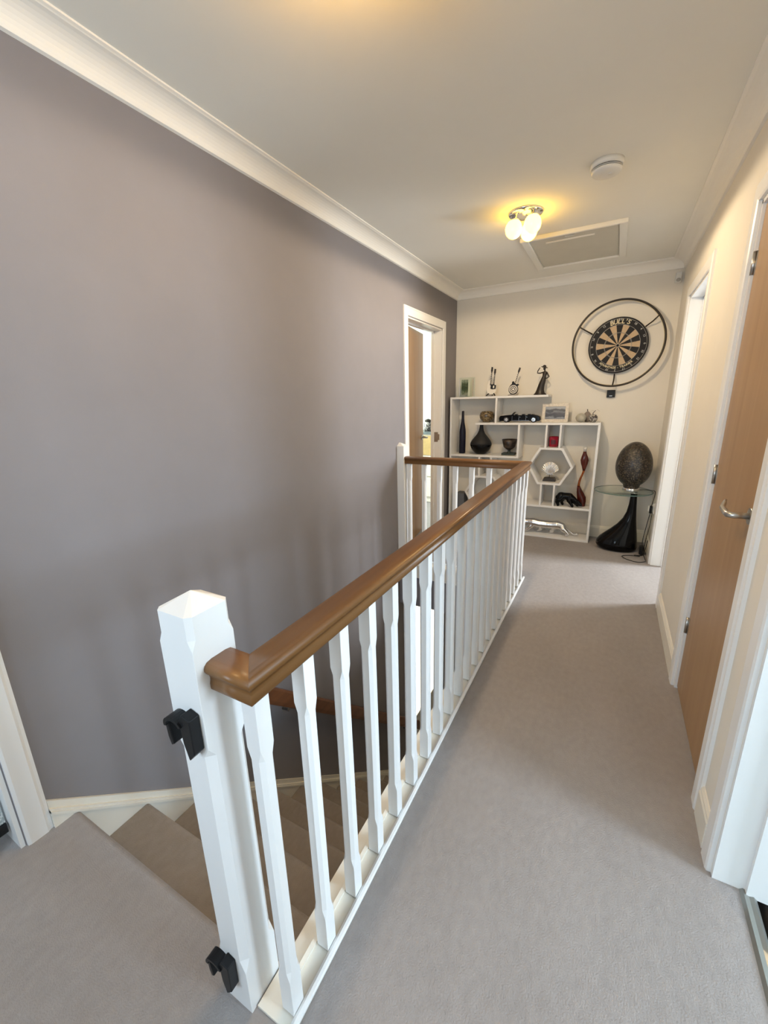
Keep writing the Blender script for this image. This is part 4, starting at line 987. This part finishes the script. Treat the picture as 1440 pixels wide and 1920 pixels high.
def curve_pts(P, n=10):
    P = [Vector(p) for p in P]; out_ = []
    for i in range(len(P)-1):
        p0, p1, p2, p3 = P[max(i-1, 0)], P[i], P[i+1], P[min(i+2, len(P)-1)]
        for q in range(n):
            t = q/n
            out_.append(0.5*((2*p1)+(p2-p0)*t+(2*p0-5*p1+4*p2-p3)*t*t+(3*p1-p0-3*p2+p3)*t**3))
    out_.append(P[-1]); return out_
cb = root('lamp_cord', (0.33, 4.20, 0), 'thin black lamp cord hanging from the glass table to the floor', 'cord')
part('cord', MB().tube(curve_pts([(ex+0.0665, ey+0.022, 0.563), (0.30, 4.24, 0.564), (0.352, 4.22, 0.5655), (0.379, 4.20, 0.566), (0.384, 4.185, 0.540), (0.374, 4.168, 0.47), (0.366, 4.164, 0.44)]), 0.003, 6), M['black'], cb)
part('inline_switch', MB().box(0.356, 0.376, 4.150, 4.178, 0.375, 0.440), M['black'], cb, 0.004)
part('cord', MB().tube(curve_pts([(0.366, 4.164, 0.375), (0.350, 4.150, 0.25), (0.337, 4.13, 0.12), (0.340, 4.06, 0.05), (0.362, 3.99, 0.006), (0.360, 3.93, 0.004), (0.30, 3.89, 0.004), (0.22, 3.93, 0.004), (0.19, 4.00, 0.004), (0.25, 4.04, 0.004), (0.325, 4.03, 0.010)]), 0.003, 6), M['black'], cb)
cb2 = root('loose_cable', (0.345, 4.12, 0), 'second black cable looping over the carpet beside the lacquer base', 'cord')
part('cord', MB().tube(curve_pts([(0.382, 4.185, 0.384), (0.378, 4.185, 0.25), (0.366, 4.180, 0.14), (0.358, 4.150, 0.06), (0.356, 4.11, 0.02), (0.330, 4.080, 0.0035), (0.285, 4.065, 0.0035), (0.300, 4.050, 0.0035), (0.325, 4.066, 0.0035), (0.352, 4.085, 0.012), (0.366, 4.12, 0.06), (0.376, 4.14, 0.13)]), 0.0028, 6), M['black'], cb2)
part('adaptor', MB().box(0.320, 0.353, 4.10, 4.16, 0.0, 0.075), M['black'], cb2, 0.006)

# ---------------------------------------------------------------- glimpses through the left-hand doors
ch = root('chest_of_drawers', (-2.15, 5.45, 0), 'pale chest of drawers with a grey top seen through the ajar door', 'chest of drawers')
part('carcass', MB().box(-2.60, -1.72, 5.22, 5.72, 0.0, 0.94), M['ivory'], ch, 0.004)
part('top', MB().box(-2.63, -1.69, 5.19, 5.74, 0.94, 0.965), M['granite'], ch, 0.003)
for i, z in enumerate((0.08, 0.37, 0.66)):
    dr = part('drawer', MB().box(-2.56, -1.76, 5.200, 5.22, z, z+0.26), M['oak_light'] if i == 2 else M['ivory'], ch, 0.003)
    for x in (-2.38, -1.94): part('knob', MB().ell((x, 5.19, z+0.13), 0.014, 0.012, 0.014, 12, 8), M['satin'], dr)
jr = root('trinket_jar', (-2.26, 5.42, 0.965), 'small pale jar with a dark lid on the chest of drawers', 'jar')
part('body', MB().lathe([(0.002, 0), (0.05, 0), (0.06, 0.03), (0.06, 0.10), (0.045, 0.13)], (-2.26, 5.42, 0.965), 24), M['pattern'], jr)
part('lid', MB().lathe([(0.046, 0.13), (0.048, 0.15), (0.02, 0.165), (0.002, 0.17)], (-2.26, 5.42, 0.965), 24), M['blackmetal'], jr)
hk = root('robe_hook', (-2.10, 5.75, 1.66), 'white wall hook seen through the gap of the ajar door', 'hook')
part('hook_plate', MB().box(-2.13, -2.07, 5.735, 5.75, 1.62, 1.70), M['white_pl'], hk, 0.003)
part('peg', MB().tube([(-2.10, 5.74, 1.66), (-2.10, 5.69, 1.66), (-2.10, 5.68, 1.69)], 0.009, 10), M['white_pl'], hk)

gp = root('framed_screen', (-1.60, 0.12, 0), 'black framed screen with a glittery white panel in the doorway at the far left', 'screen')
part('frame_bar', MB().box(-1.625, -1.595, -0.30, 0.300, 0.055, 0.090), M['black'], gp, 0.003)
part('frame_post', MB().box(-1.628, -1.592, 0.200, 0.226, 0.0, 1.0), M['black'], gp, 0.003)
part('frame_post', MB().box(-1.628, -1.592, -0.33, -0.30, 0.0, 1.0), M['black'], gp, 0.003)
part('frame_bar', MB().box(-1.625, -1.595, -0.30, 0.300, 0.965, 1.0), M['black'], gp, 0.003)
part('foot', MB().box(-1.640, -1.570, 0.198, 0.229, 0.0, 0.04), M['black'], gp, 0.004)
part('panel', MB().box(-1.616, -1.604, -0.30, 0.300, 0.090, 0.965), M['frost'], gp)
